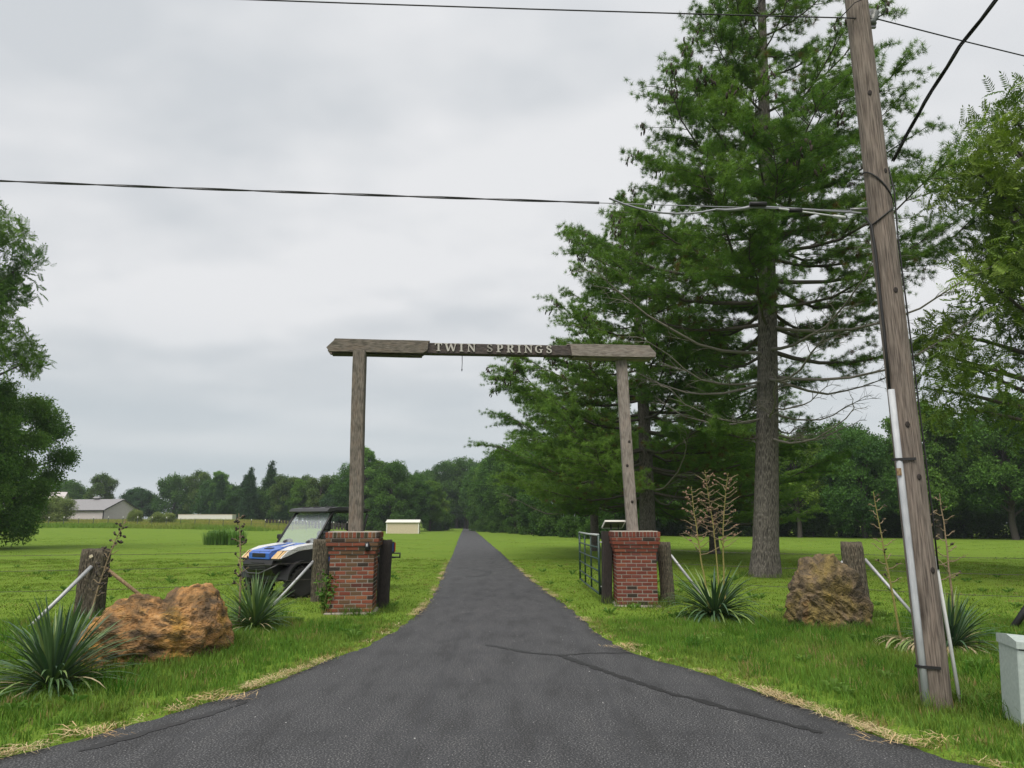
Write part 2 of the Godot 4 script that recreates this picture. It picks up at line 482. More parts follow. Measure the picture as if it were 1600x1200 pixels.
func on_road_y(x: float, d: float) -> float:
	var e := road_edges(d)
	var t := clampf((x - e.x) / (e.y - e.x), 0.0, 1.0)
	return 0.022 + 0.02 * sin(PI * t)


func tar_line(pts: Array, w: float, sd: int):  # a filled crack following the asphalt, ragged at both sides
	rng.seed = sd
	var mb := MB.new(true)
	var a := []
	for i in pts.size() - 1:
		var p: Vector2 = pts[i]
		var q: Vector2 = pts[i + 1]
		var n := maxi(2, int(p.distance_to(q) / 0.06))
		for k in n:
			a.append(p.lerp(q, float(k) / n) + Vector2(rng.randf_range(-1, 1), rng.randf_range(-1, 1)) * 0.02)
	a.append(pts[-1])
	var rows := []
	for i in a.size():
		var t: Vector2 = (a[mini(i + 1, a.size() - 1)] - a[maxi(i - 1, 0)]).normalized()
		var s := Vector2(-t.y, t.x) * w * rng.randf_range(0.25, 0.7) * (0.2 if i == 0 or i == a.size() - 1 else 1.0)
		var r := PackedVector3Array()
		for q in [a[i] - s, a[i], a[i] + s]:
			r.append(Vector3(q.x, on_road_y(q.x, q.y) + 0.004, -q.y))
		rows.append(r)
	var o := []
	for r in rows:
		o.append(r)
	mb.skin(o, false, false, false)
	part("tar_seam", mb.done(), M.tar, self).set_meta("kind", "structure")


# ---------------------------------------------------------------- grass
func tuft(n: int, spread: float, h: float, w: float, sd: int) -> ArrayMesh:
	rng.seed = sd
	var mb := MB.new(true)
	for k in n:
		var c := rng.randf_range(0.6, 1.4)
		var yl := rng.randf_range(0.9, 1.25)
		if rng.randf() < 0.1:
			yl = 1.9
			c *= 1.3
		var col := Color(c * yl, c, c * 0.9)
		var a := rng.randf() * TAU
		var r := spread * sqrt(rng.randf())
		var o := Vector3(cos(a) * r, -0.02, sin(a) * r)
		var b := rng.randf() * TAU
		var side := Vector3(cos(b), 0, sin(b)) * w * 0.5 * rng.randf_range(0.7, 1.3)
		var lean := Vector3(rng.randf_range(-1, 1), 0, rng.randf_range(-1, 1)) * h * rng.randf_range(0.3, 0.9)
		var hh := h * rng.randf_range(0.5, 1.15)
		var m := o + lean * 0.35 + Vector3.UP * hh * 0.62
		var e := o + lean + Vector3.UP * hh
		mb.color(col)
		mb.quad(o - side, o + side, m + side * 0.8, m - side * 0.8)
		mb.tri(m - side * 0.8, m + side * 0.8, e)
	return mb.done()


var patch := noise(0.2, 5, 91)
var patch2 := noise(0.6, 3, 92)


func grass_color(x: float, d: float) -> Color:
	var t := clampf(0.55 + patch.get_noise_2d(x, d) * 0.6, 0.0, 1.0)
	var u := clampf(0.5 + patch2.get_noise_2d(x, d) * 0.8, 0.0, 1.0)
	var c := Color(0.115, 0.225, 0.03).lerp(Color(0.2, 0.31, 0.045), t)
	if rng.randf() < 0.05:
		return Color(0.34, 0.29, 0.14)
	c = c * Color(0.82, 0.95, 1.15).lerp(Color.WHITE, sstep(9.0, 19.0, d))
	return c.lerp(Color(0.22, 0.26, 0.075), u * u * 0.5) * rng.randf_range(0.75, 1.3)


func blocked(x: float, d: float) -> bool:
	for b in [Vector3(-4.35, 9.2, 0.7), Vector3(5.0, 11.6, 0.55), Vector3(-2.88, 13.3, 0.42), Vector3(2.5, 14.4, 0.42), Vector3(3.82, 6.57, 0.13)]:
		if Vector2(x - b.x, d - b.y).length() < b.z:
			return true
	return false


func make_grass():
	var near_mesh := tuft(18, 0.1, 0.085, 0.0085, 201)
	var mid_mesh := tuft(20, 0.24, 0.055, 0.013, 202)
	var far_mesh := tuft(16, 0.5, 0.035, 0.028, 203)
	rng.seed = 300
	var plan := [["grass", near_mesh, 4.6, 12.0, 130.0, 0.85], ["meadow_grass", mid_mesh, 11.0, 32.0, 24.0, 0.95], ["field_grass", far_mesh, 32.0, 70.0, 2.0, 1.0]]
	for g in plan:
		var xf := []
		var cols := []
		var d: float = g[2]
		while d < g[3]:
			var step: float = 0.25 if d < 12.0 else 1.0
			var xr: float = d * 0.8 + 5.5
			var n := int(g[4] * step * 2.0 * xr)
			for k in n:
				var x := rng.randf_range(-xr, xr)
				var dd := d + rng.randf() * step
				var off := off_road(x, dd)
				if off < (0.04 if g[2] < 30.0 else 0.3) + edge_noise.get_noise_2d(0.0 if x < 0.0 else 50.0, dd) * 0.09 or blocked(x, dd):
					continue
				var s := rng.randf_range(0.7, 1.3)
				var tall := 1.0 + 0.55 * clampf(patch2.get_noise_2d(x * 1.3 + 40.0, dd * 1.3) * 1.6, 0.0, 1.0)
				if dd < 12.0:
					tall *= 0.55 + 0.65 * sstep(0.0, 0.7, off)
				elif dd < 16.0:
					tall *= lerpf(1.1, 0.8, (dd - 12.0) / 4.0)
				else:
					tall *= 0.8
				var b := Basis(Vector3.UP, rng.randf() * TAU).scaled(Vector3(s, s * tall, s))
				xf.append(Transform3D(b, P(x, dd)))
				var c := grass_color(x, dd)
				if off < 0.25 and rng.randf() < 0.5:
					c = c.lerp(Color(0.3, 0.26, 0.11), rng.randf_range(0.3, 0.9))
				cols.append(c)
			d += step
		multi(g[0], g[1], M.grass, self, xf, cols)
	# long unmown blades round the posts, rocks and along the verge
	var long_mesh := tuft(12, 0.1, 0.22, 0.009, 204)
	var xf2 := []
	var cols2 := []
	for k in 1100:
		var side := rng.randf() < 0.55
		var x: float
		var d2: float
		if side:
			x = rng.randf_range(2.3, 8.0)
			d2 = rng.randf_range(5.6, 12.5)
		else:
			x = rng.randf_range(-7.5, -2.6)
			d2 = rng.randf_range(6.0, 13.0)
		if off_road(x, d2) < 0.5 or blocked(x, d2) or patch2.get_noise_2d(x * 0.9, d2 * 0.9) < (-0.05 if side else 0.2):
			continue
		xf2.append(Transform3D(Basis(Vector3.UP, rng.randf() * TAU).scaled(Vector3.ONE * rng.randf_range(0.6, 1.05)), P(x, d2)))
		cols2.append(Color(0.05, 0.15, 0.02).lerp(Color(0.1, 0.21, 0.03), rng.randf()))
	for f in [Vector3(-4.35, 9.2, 0.85), Vector3(5.0, 11.6, 0.72), Vector3(-2.88, 13.3, 0.55), Vector3(2.5, 14.4, 0.55), Vector3(3.82, 6.57, 0.24), Vector3(-7.4, 12.44, 0.25), Vector3(6.1, 12.4, 0.25), Vector3(7.8, 21.6, 0.62), Vector3(4.5, 6.3, 0.38), Vector3(3.15, 14.6, 0.2)]:
		for k in int(70 * f.z) + 20:
			var a := rng.randf() * TAU
			var r: float = f.z * rng.randf_range(0.95, 1.25)
			var x2: float = f.x + cos(a) * r
			var d3: float = f.y + sin(a) * r
			if off_road(x2, d3) < 0.1:
				continue
			xf2.append(Transform3D(Basis(Vector3.UP, rng.randf() * TAU).scaled(Vector3.ONE * rng.randf_range(0.5, 0.95)), P(x2, d3)))
			cols2.append(Color(0.06, 0.15, 0.02).lerp(Color(0.17, 0.22, 0.06), rng.randf()))
	multi("long_grass", long_mesh, M.grass, self, xf2, cols2)
	# pale bolted grass on the far rise below the barn
	xf2 = []
	cols2 = []
	var tall_mesh := tuft(26, 0.9, 0.9, 0.04, 205)
	for k in 6500:
		var d4 := rng.randf_range(100.0, 150.0)
		var x4 := rng.randf_range(-118.0, -36.0)
		var ed := sstep(100.0, 112.0, d4)
		xf2.append(Transform3D(Basis(Vector3.UP, rng.randf() * TAU).scaled(Vector3(1.2, rng.randf_range(0.45, 0.9), 1.2)), P(x4, d4)))
		var tan := clampf(patch.get_noise_2d(x4 * 0.3, d4 * 0.5) + ed * 0.7, 0.0, 1.0)
		cols2.append(Color(0.16, 0.27, 0.045).lerp(Color(0.38, 0.31, 0.11), tan * rng.randf_range(0.5, 1.0)))
	multi("tall_field_grass", tall_mesh, M.grass, self, xf2, cols2)
	# clover and broad-leaved weeds in the turf
	var wm := MB.new(false)
	rng.seed = 206
	for k in 9:
		var a3 := k * 2.39996
		var b3 := Vector3(cos(a3), 0, sin(a3))
		var s3 := Vector3(-sin(a3), 0, cos(a3)) * 0.016
		var o3 := b3 * 0.015 + Vector3(0, 0.01, 0)
		var m3 := b3 * rng.randf_range(0.045, 0.075) + Vector3(0, rng.randf_range(0.045, 0.1), 0)
		wm.color(Color.WHITE * rng.randf_range(0.75, 1.2))
		wm.tri(o3, m3 + s3, m3 + b3 * 0.05)
		wm.tri(o3, m3 + b3 * 0.05, m3 - s3)
	xf2 = []
	cols2 = []
	for k in 700:
		var d7 := 5.0 + pow(rng.randf(), 1.4) * 22.0
		var x7 := rng.randf_range(-0.8, 0.8) * d7 + rng.randf_range(-1, 1)
		if off_road(x7, d7) < 0.12 or blocked(x7, d7) or patch.get_noise_2d(x7 * 2.5 + 30.0, d7 * 2.5) < 0.08:
			continue
		xf2.append(Transform3D(Basis(Vector3.UP, rng.randf() * TAU).scaled(Vector3.ONE * rng.randf_range(0.7, 1.4)), P(x7, d7)))
		cols2.append(Color(0.1, 0.21, 0.04).lerp(Color(0.2, 0.32, 0.08), rng.randf()))
	multi("turf_weeds", wm.done(), M.grass, self, xf2, cols2)
	# dry straw swept to the edges of the asphalt
	var sm := MB.new(true)
	rng.seed = 210
	for k in 7:
		var a2 := rng.randf() * TAU
		var l := rng.randf_range(0.05, 0.16)
		var o := Vector3(rng.randf_range(-0.06, 0.06), rng.randf_range(0.004, 0.02), rng.randf_range(-0.06, 0.06))
		var v := Vector3(cos(a2), rng.randf_range(-0.02, 0.12), sin(a2)) * l
		var s2 := Vector3(-sin(a2), 0.1, cos(a2)) * 0.0022
		var up := Vector3(0, 0.012, 0)
		sm.color(Color.WHITE * rng.randf_range(0.7, 1.1))
		sm.quad(o - s2, o + v * 0.5 - s2 + up, o + v * 0.5 + s2 + up, o + s2)
		sm.tri(o + v * 0.5 - s2 + up, o + v, o + v * 0.5 + s2 + up)
	xf2 = []
	cols2 = []
	for k in 2100:
		var d5 := 5.0 + pow(rng.randf(), 1.6) * 26.0
		var left := rng.randf() < 0.5
		var e := road_edges(d5)
		var clump := edge_noise.get_noise_2d(d5 * 0.35, 9.0 if left else 19.0)
		if clump < 0.12 and rng.randf() < 0.93:
			continue
		var x5: float = (e.x + rng.randf_range(-0.1, 0.04)) if left else (e.y + rng.randf_range(-0.04, 0.1))
		xf2.append(Transform3D(Basis(Vector3.UP, rng.randf() * TAU).scaled(Vector3.ONE * rng.randf_range(0.6, 1.25)), Vector3(x5, 0.036, -d5)))
		cols2.append(Color(0.42, 0.31, 0.15).lerp(Color(0.55, 0.46, 0.28), rng.randf()))
	for f in [Vector3(2.95, 5.55, 0.28), Vector3(-2.75, 6.75, 0.2), Vector3(-3.3, 5.7, 0.2), Vector3(1.5, 9.5, 0.2)]:
		for k in 13:
			xf2.append(Transform3D(Basis(Vector3.UP, rng.randf() * TAU).scaled(Vector3.ONE * rng.randf_range(0.7, 1.7)), Vector3(f.x + rng.randfn(0, f.z * 0.7), 0.045, -f.y + rng.randfn(0, f.z * 0.4))))
			cols2.append(Color(0.45, 0.3, 0.15).lerp(Color(0.58, 0.46, 0.26), rng.randf()))
	multi("dry_straw", sm.done(), M.straw, self, xf2, cols2)
	# grit on the asphalt
	var pm := MB.new(false)
	pm.lathe([Vector2(0.4, 0.0), Vector2(1.0, 0.3), Vector2(0.7, 0.8), Vector2(0.2, 1.0)], 6)
	xf2 = []
	cols2 = []
	for k in 420:
		var d6 := 4.8 + pow(rng.randf(), 1.5) * 12.0
		var e6 := road_edges(d6)
		var x6 := rng.randf_range(e6.x, e6.y)
		var s6 := rng.randf_range(0.002, 0.0055) * (1.8 if rng.randf() < 0.06 else 1.0)
		xf2.append(Transform3D(Basis(Vector3.UP, rng.randf() * TAU).scaled(Vector3(s6, s6 * 0.8, s6 * 1.4)), Vector3(x6, on_road_y(x6, d6), -d6)))
		cols2.append(Color.WHITE * rng.randf_range(0.1, 0.5))
	multi("grit", pm.done(), M.straw, self, xf2, cols2)


# ---------------------------------------------------------------- trees
func along(dir: Vector3, roll: float, s: float) -> Basis:  # y axis along dir
	var y := dir.normalized()
	var x := y.cross(Vector3.RIGHT if absf(y.x) < 0.8 else Vector3.BACK).normalized()
	var z := x.cross(y)
	return Basis(x, y, z) * Basis(Vector3.UP, roll) * Basis.from_scale(Vector3.ONE * s)


func rdir() -> Vector3:
	var y := rng.randf_range(-1.0, 1.0)
	var a := rng.randf() * TAU
	var r := sqrt(1.0 - y * y)
	return Vector3(r * cos(a), y, r * sin(a))


func leaf_clump(n: int, rad: float, l: float, w: float, sd: int) -> ArrayMesh:
	rng.seed = sd
	var mb := MB.new(false)
	for k in n:
		var o := rdir() * rad * pow(rng.randf(), 0.5)
		var d := (rdir() + Vector3(0, -0.25, 0) + o.normalized() * 0.4).normalized()
		var s := d.cross(rdir()).normalized()
		var up := s.cross(d).normalized()
		if up.y < 0.0:
			up = -up
			s = -s
		var ll := l * rng.randf_range(0.7, 1.25)
		var c := rng.randf_range(0.75, 1.25)
		mb.color(Color(c * rng.randf_range(0.9, 1.15), c, c))
		var m := o + d * ll * 0.45 - up * ll * 0.06
		var e := o + d * ll - up * ll * 0.1
		mb.tri(o, m + s * w * 0.5 + up * w * 0.12, e)
		mb.tri(o, e, m - s * w * 0.5 + up * w * 0.12)
	return mb.done()


func frond(pairs: int, l: float, leaf_l: float, leaf_w: float, sd: int) -> ArrayMesh:  # a feather-shaped compound leaf, growing along +y and drooping
	rng.seed = sd
	var mb := MB.new(false)
	var prev := Vector3.ZERO
	for k in pairs + 1:
		var t := float(k) / pairs
		var p := Vector3(0, l * t * (1.0 - 0.12 * t), 0.32 * l * t * t)
		var tan := (Vector3(0, 1, 0.6 * t)).normalized()
		for s in ([-1.0, 1.0] if k < pairs else [0.0]):
			if k == 0:
				continue
			var d: Vector3 = (Vector3(s, 0.45, 0.25 + rng.randf_range(-0.15, 0.25)) if s != 0.0 else tan).normalized()
			var w: Vector3 = d.cross(Vector3(0, 0.3, 1)).normalized() * leaf_w * 0.5
			var ll := leaf_l * (0.65 + 0.5 * sin(PI * (0.15 + 0.8 * t))) * rng.randf_range(0.85, 1.15)
			var c := rng.randf_range(0.8, 1.2)
			mb.color(Color(c, c, c))
			var m := p + d * ll * 0.45
			mb.tri(p, m + w, p + d * ll + Vector3(0, 0, 0.02))
			mb.tri(p, p + d * ll + Vector3(0, 0, 0.02), m - w)
		if k > 0:
			mb.color(Color(0.9, 0.9, 0.7))
			mb.quad(prev - Vector3(0.004, 0, 0), prev + Vector3(0.004, 0, 0), p + Vector3(0.003, 0, 0), p - Vector3(0.003, 0, 0))
		prev = p
	return mb.done()


func bend(a: Vector3, b: Vector3, sag: float, n: int, wob := 0.0) -> Array:
	var out := []
	for i in n + 1:
		var t := float(i) / n
		out.append(a.lerp(b, t) + Vector3(rng.randf_range(-wob, wob), sag * 4.0 * t * (1.0 - t) + rng.randf_range(-wob, wob) * 0.5, rng.randf_range(-wob, wob)) * (1.0 if i > 0 and i < n else 0.0))
	return out


# a broadleaf tree: tapered trunk, limbs to every lobe of the crown, clumps of leaves through the lobes
func broadleaf(h: float, r: float, low: float, lobes: int, clumps: int, mesh: Mesh, c0: Color, c1: Color, sd: int, size := 1.0, squash := 1.0, ragged := false) -> Node3D:
	rng.seed = sd
	var o := Node3D.new()
	var hc := (h + low) * 0.5
	var hh := (h - low) * 0.5
	var trunk := MB.new(true)
	var tr := 0.02 * h + 0.05
	trunk.tube(bend(Vector3(0, -0.2, 0), Vector3(rng.randf_range(-0.3, 0.3), h * 0.78, rng.randf_range(-0.3, 0.3)), 0.0, 6, 0.12), tr, tr * 0.25, 8, false)
	var xf := []
	var cols := []
	for k in lobes:
		var a := k * 2.39996 + rng.randf_range(-0.4, 0.4)
		var yy := lerpf(-0.85, 0.95, (k + 0.5) / lobes)
		var rr := sqrt(maxf(0.05, 1.0 - yy * yy * 0.9)) * rng.randf_range(0.45, 0.85)
		if ragged:
			rr *= rng.randf_range(0.55, 1.45)
		if yy < -0.3:
			rr *= 1.1
		var c := Vector3(cos(a) * rr * r, hc + yy * hh * 0.86, sin(a) * rr * r)
		var lr := r * rng.randf_range(0.28, 0.5) * squash
		trunk.tube(bend(Vector3(0, clampf(c.y * 0.62, low * 0.6 + 0.4, h * 0.7), 0), c, 0.2, 4, 0.1), tr * 0.4, 0.03, 5, false)
		var tone := rng.randf()
		for j in int(clumps / lobes):
			var d := rdir()
			if d.y < 0.0 and rng.randf() < 0.45:
				d.y = -d.y
			var p := c + d * Vector3(1.0, 0.75, 1.0) * lr * pow(rng.randf(), 0.35)
			xf.append(Transform3D(Basis.from_euler(Vector3(rng.randf() * TAU, rng.randf() * TAU, 0)).scaled(Vector3.ONE * size * rng.randf_range(0.7, 1.25)), p))
			cols.append(c0.lerp(c1, clampf(tone * 0.7 + rng.randf() * 0.45, 0.0, 1.0)) * rng.randf_range(0.85, 1.15))
	part("trunk", trunk.done(), M.twig, o)
	multi("crown", mesh, M.leaf, o, xf, cols)
	return o


# a walnut-like tree that hangs feather leaves from long limbs
func feather_tree(h: float, r: float, low: float, limbs: int, fronds: int, mesh: Mesh, c0: Color, c1: Color, sd: int, size: float) -> Node3D:
	rng.seed = sd
	var o := Node3D.new()
	var trunk := MB.new(true)
	trunk.tube(bend(Vector3(0, -0.3, 0), Vector3(0.3, h * 0.82, -0.2), 0.0, 8, 0.12), 0.02 * h + 0.06, 0.05, 10, false)
	var twig := MB.new(true)
	var xf := []
	var cols := []
	for k in limbs:
		var t := (k + rng.randf()) / limbs
		var y0 := lerpf(low + h * 0.12, h * 0.8, t)
		var a := k * 2.39996 + rng.randf_range(-0.5, 0.5)
		var reach := r * (0.55 + 0.6 * sin(PI * clampf(0.2 + 0.68 * t, 0.0, 1.0))) * rng.randf_range(0.75, 1.1)
		var tip := Vector3(cos(a) * reach, y0 + h * lerpf(-0.1, 0.2, t), sin(a) * reach)
		var pts := bend(Vector3(0.1, y0, 0), tip, 0.5 + 0.4 * t, 6, 0.15)
		twig.tube(pts, 0.085, 0.02, 6, false)
		var tone := rng.randf()
		for j in 16:
			var u := rng.randf_range(0.3, 1.0)
			var i0 := mini(int(u * 6), 5)
			var b: Vector3 = pts[i0].lerp(pts[i0 + 1], u * 6 - i0)
			var d := (tip - Vector3(0, y0, 0)).normalized() * 0.5 + rdir()
			d.y = d.y * 0.5 - 0.4
			var e := b + d.normalized() * rng.randf_range(0.5, 1.5) * r * 0.25
			var tw := bend(b, e, 0.12, 4, 0.04)
			twig.tube(tw, 0.02, 0.006, 4, false)
			for q in int(fronds / (limbs * 16.0)):
				var v := rng.randf()
				var i1 := mini(int(v * 4), 3)
				var p: Vector3 = tw[i1].lerp(tw[i1 + 1], v * 4 - i1)
				var fd := (e - b).normalized() * 0.6 + rdir() * 0.9 + Vector3(0, -0.6, 0)
				xf.append(Transform3D(along(fd, rng.randf() * TAU, size * rng.randf_range(0.7, 1.2)), p))
				cols.append(c0.lerp(c1, clampf(tone * 0.6 + rng.randf() * 0.5, 0.0, 1.0)) * rng.randf_range(0.85, 1.15))
	part("trunk", trunk.done(), M.bark, o)
	part("limbs", twig.done(), M.twig, o)
	multi("crown", mesh, M.leaf, o, xf, cols)
	return o


func needle_tuft(n: int, l: float, w: float, sd: int) -> ArrayMesh:  # a brush of needles round a twig end that grows along +y
	rng.seed = sd
	var mb := MB.new(false)
	for k in n:
		var a := rng.randf() * TAU
		var open := acos(rng.randf_range(-0.25, 0.98))
		var d := Vector3(sin(open) * cos(a), cos(open), sin(open) * sin(a))
		var o := Vector3(0, rng.randf_range(-0.09, 0.03), 0)
		var s := d.cross(rdir()).normalized() * w * 0.5
		var c := rng.randf_range(0.7, 1.3)
		mb.color(Color(c * 1.05, c, c * 0.95))
		mb.tri(o - s, o + s, o + d * l * rng.randf_range(0.75, 1.1) - Vector3(0, 0.015, 0))
	return mb.done()


func pine(h: float, base_r: float, first: float, sd: int, left_full: float, right_bare: float, cones: bool, slope: float, most: float) -> Node3D:
	rng.seed = sd
	var o := Node3D.new()
	var trunk := MB.new(true)
	var tp := []
	var radii := []
	for i in 25:
		var t := i / 24.0
		tp.append(Vector3(sin(t * 5.0) * 0.1, -0.25 + t * (h + 0.25), cos(t * 4.0) * 0.1 - 0.1))
		radii.append(base_r * (pow(1.0 - t, 0.8) * 0.92 + 0.03 + 0.32 * exp(-t * h / 0.45)))
	trunk.tube(tp, 1.0, 1.0, 18, false, radii)
	part("trunk", trunk.done(), M.bark, o)
	var at := func(y: float) -> Vector3:
		var q := clampf((y + 0.25) / (h + 0.25), 0.0, 1.0) * 24.0
		var i := mini(int(q), 23)
		return tp[i].lerp(tp[i + 1], q - i)
	var xf := []
	var cols := []
	var cx := []
	var cc := []
	var y := first
	var whorl := 0
	while y < h - 0.5:
		var n := rng.randi_range(3, 5) + (1 if y < h * 0.5 else 0)
		var a0 := rng.randf() * TAU
		for k in n:
			var a := a0 + TAU * k / n + rng.randf_range(-0.3, 0.3)
			var f := y / h
			var full := (h - y) * slope * (1.0 - 0.25 * sstep(0.5, 0.8, y / h)) + 0.25
			var l := minf(full, most) * rng.randf_range(0.7, 1.05)
			var bare := 0.0
			if y < h * 0.42:
				var side := cos(a)
				bare = right_bare if side > -0.15 else left_full
				bare *= 1.0 - sstep(0.25, 0.34, f)
			if y < h * 0.19 and first > 4.0:
				l *= rng.randf_range(0.35, 0.8)
			var dead := rng.randf() < bare
			var lush: float = 1.2 if cos(a) < 0.2 and f < 0.62 else 0.86
			var rise := lerpf(-0.04, 0.6, pow(f, 1.4)) + rng.randf_range(-0.08, 0.08)
			var b: Vector3 = at.call(y + rng.randf_range(-0.25, 0.25))
			var out := Vector3(cos(a), 0, sin(a))
			var pts := []
			for i in 8:
				var t := i / 7.0
				pts.append(b + out * l * t + Vector3(0, l * (rise * t + 0.13 * t * t - 0.1 * sin(PI * t)), 0) + Vector3(rng.randf_range(-1, 1), rng.randf_range(-0.7, 0.7), rng.randf_range(-1, 1)) * 0.05 * l * t * 0.5)
			var br := MB.new(true)
			var r0 := clampf(0.011 * l + 0.012, 0.018, 0.09) * (0.8 if dead else 1.0)
			br.tube(pts, r0, 0.012, 6, false)
			var cross := Vector3(-out.z, 0, out.x)
			var tone := rng.randf()
			var m := 9 if dead else int((8 + l * 3.4) * lush)
			for j in m:
				var u := rng.randf_range(0.2 if l > 3.0 else 0.08, 1.0) if j < m - 1 else 1.0
				var i0 := mini(int(u * 7), 6)
				var s0: Vector3 = pts[i0].lerp(pts[i0 + 1], u * 7 - i0)
				var sgn := -1.0 if j % 2 else 1.0
				var d := (out * rng.randf_range(0.55, 1.1) + cross * sgn * rng.randf_range(0.3, 1.1) + Vector3(0, rng.randf_range(-0.05, 0.4), 0)).normalized()
				var sl := l * 0.3 * (1.15 - 0.6 * u) * rng.randf_range(0.6, 1.2) + 0.25
				if dead:
					sl *= 0.7
				var tw := bend(s0, s0 + d * sl, 0.03 if not dead else 0.06, 4, 0.03)
				br.tube(tw, 0.016 if not dead else 0.012, 0.005, 4, false)
				if dead:
					for q in 3:
						var v0: Vector3 = tw[q + 1]
						var fd := (d + rdir() * 0.9).normalized()
						br.tube([v0, v0 + fd * sl * 0.3, v0 + fd * sl * 0.5 + Vector3(0, rng.randf_range(-0.1, 0.1), 0)], 0.007, 0.003, 3, false)
					continue
				var subs := int(3 + sl * 3.6)
				for q in subs:
					var v := float(q + 1) / subs
					var i1 := mini(int(v * 4), 3)
					var p0: Vector3 = tw[i1].lerp(tw[i1 + 1], v * 4 - i1)
					var sd2 := (d + cross * rng.randf_range(-0.9, 0.9) + Vector3(0, rng.randf_range(-0.05, 0.6), 0)).normalized()
					var ql := rng.randf_range(0.1, 0.42)
					if q == subs - 1:
						sd2 = d
					for z in 2:
						xf.append(Transform3D(along(sd2 * 0.6 + rdir() * 0.6 + Vector3(0, 0.35, 0), rng.randf() * TAU, rng.randf_range(0.75, 1.2)), p0 + sd2 * ql * (1.0 - z * 0.6) + rdir() * 0.07))
						if u < 0.45 and rng.randf() < 0.12:
							cols.append(Color(0.16, 0.11, 0.05) * rng.randf_range(0.7, 1.2))
							continue
						cols.append(Color(0.075, 0.17, 0.045).lerp(Color(0.205, 0.335, 0.075), clampf(tone * 0.5 + rng.randf() * 0.6, 0.0, 1.0)) * rng.randf_range(0.85, 1.15))
				if cones and u > 0.8 and y > h * 0.33 and rng.randf() < 0.35 and cos(a) < 0.3:
					for q in 6:
						var p3: Vector3 = tw[4] + rdir() * 0.16
						cx.append(Transform3D(along(Vector3(0, -1, 0) + rdir() * 0.4, 0.0, rng.randf_range(0.9, 1.3)), p3))
						cc.append(Color.WHITE)
			part("dead_branch" if dead else "branch", br.done(), M.dead_twig if dead and y < h * 0.3 else M.twig, o)
		whorl += 1
		y += rng.randf_range(0.62, 0.95) if y > h * 0.25 else rng.randf_range(0.8, 1.15)
	for z in 30:
		xf.append(Transform3D(along(Vector3.UP + rdir() * 0.6, rng.randf() * TAU, 1.0), Vector3(0, h - rng.randf() * 0.8, 0) + rdir() * 0.15))
		cols.append(Color(0.07, 0.14, 0.035))
	multi("needles", M.tuft_mesh, M.needle, o, xf, cols)
	if cx:
		var cm := MB.new(true)
		cm.lathe([Vector2(0.004, 0), Vector2(0.026, 0.03), Vector2(0.028, 0.08), Vector2(0.012, 0.16)], 6)
		multi("pine_cones", cm.done(), M.cone, o, cx, cc)
	return o


func cedar(h: float, r: float, mesh: Mesh, c0: Color, c1: Color, sd: int) -> Node3D:
	rng.seed = sd
	var o := Node3D.new()
	var trunk := MB.new(true)
	trunk.tube([Vector3(0, -0.2, 0), Vector3(0, h * 0.5, 0), Vector3(0, h * 0.97, 0)], 0.18, 0.03, 7, false)
	part("trunk", trunk.done(), M.twig, o)
	var xf := []
	var cols := []
	for k in 1100:
		var t := 1.0 - sqrt(rng.randf())
		var lump := 0.75 + 0.3 * sin(t * 23.0 + k * 0.7) * rng.randf()
		var rr := r * pow(1.0 - t, 0.75) * sqrt(rng.randf_range(0.3, 1.0)) * lump
		var a := rng.randf() * TAU
		xf.append(Transform3D(Basis.from_euler(Vector3(rng.randf() * TAU, rng.randf() * TAU, 0)).scaled(Vector3.ONE * rng.randf_range(0.55, 1.0)), Vector3(cos(a) * rr, h * (0.04 + 0.95 * t), sin(a) * rr)))
		cols.append(c0.lerp(c1, rng.randf()) * rng.randf_range(0.85, 1.15))
	multi("crown", mesh, M.leaf, o, xf, cols)
	return o


func bare_tree(h: float, sd: int) -> Node3D:
	rng.seed = sd
	var o := Node3D.new()
	var mb := MB.new(true)
	var grow := [[Vector3(0, -0.2, 0), Vector3(rng.randf_range(-0.1, 0.1), 1, rng.randf_range(-0.1, 0.1)).normalized(), h * 0.4, 0.16, 0]]
	while grow:
		var g: Array = grow.pop_back()
		var e: Vector3 = g[0] + g[1] * g[2]
		mb.tube(bend(g[0], e, 0.0, 3, 0.05 * g[2]), g[3], g[3] * 0.6, 5, false)
		if g[4] < 4:
			for k in 3:
				var d: Vector3 = (g[1] + rdir() * 0.75 + Vector3(0, 0.15, 0)).normalized()
				grow.append([g[0].lerp(e, rng.randf_range(0.55, 1.0)), d, g[2] * rng.randf_range(0.5, 0.75), g[3] * 0.55, g[4] + 1])
	part("limbs", mb.done(), M.dead_twig, o)
	return o


func place(proto: Node3D, used: Dictionary, n: String, label: String, cat: String, at: Vector3, turn: float, s: Vector3, group := "") -> Node3D:
	if used.has(proto):
		return copy(proto, n, label, cat, at, turn, s, group)
	used[proto] = true
	proto.name = numbered(n)
	add_child(proto)
	proto.position = at
	proto.rotation.y = turn
	proto.scale = s
	tag(proto, label, cat, group)
	return proto


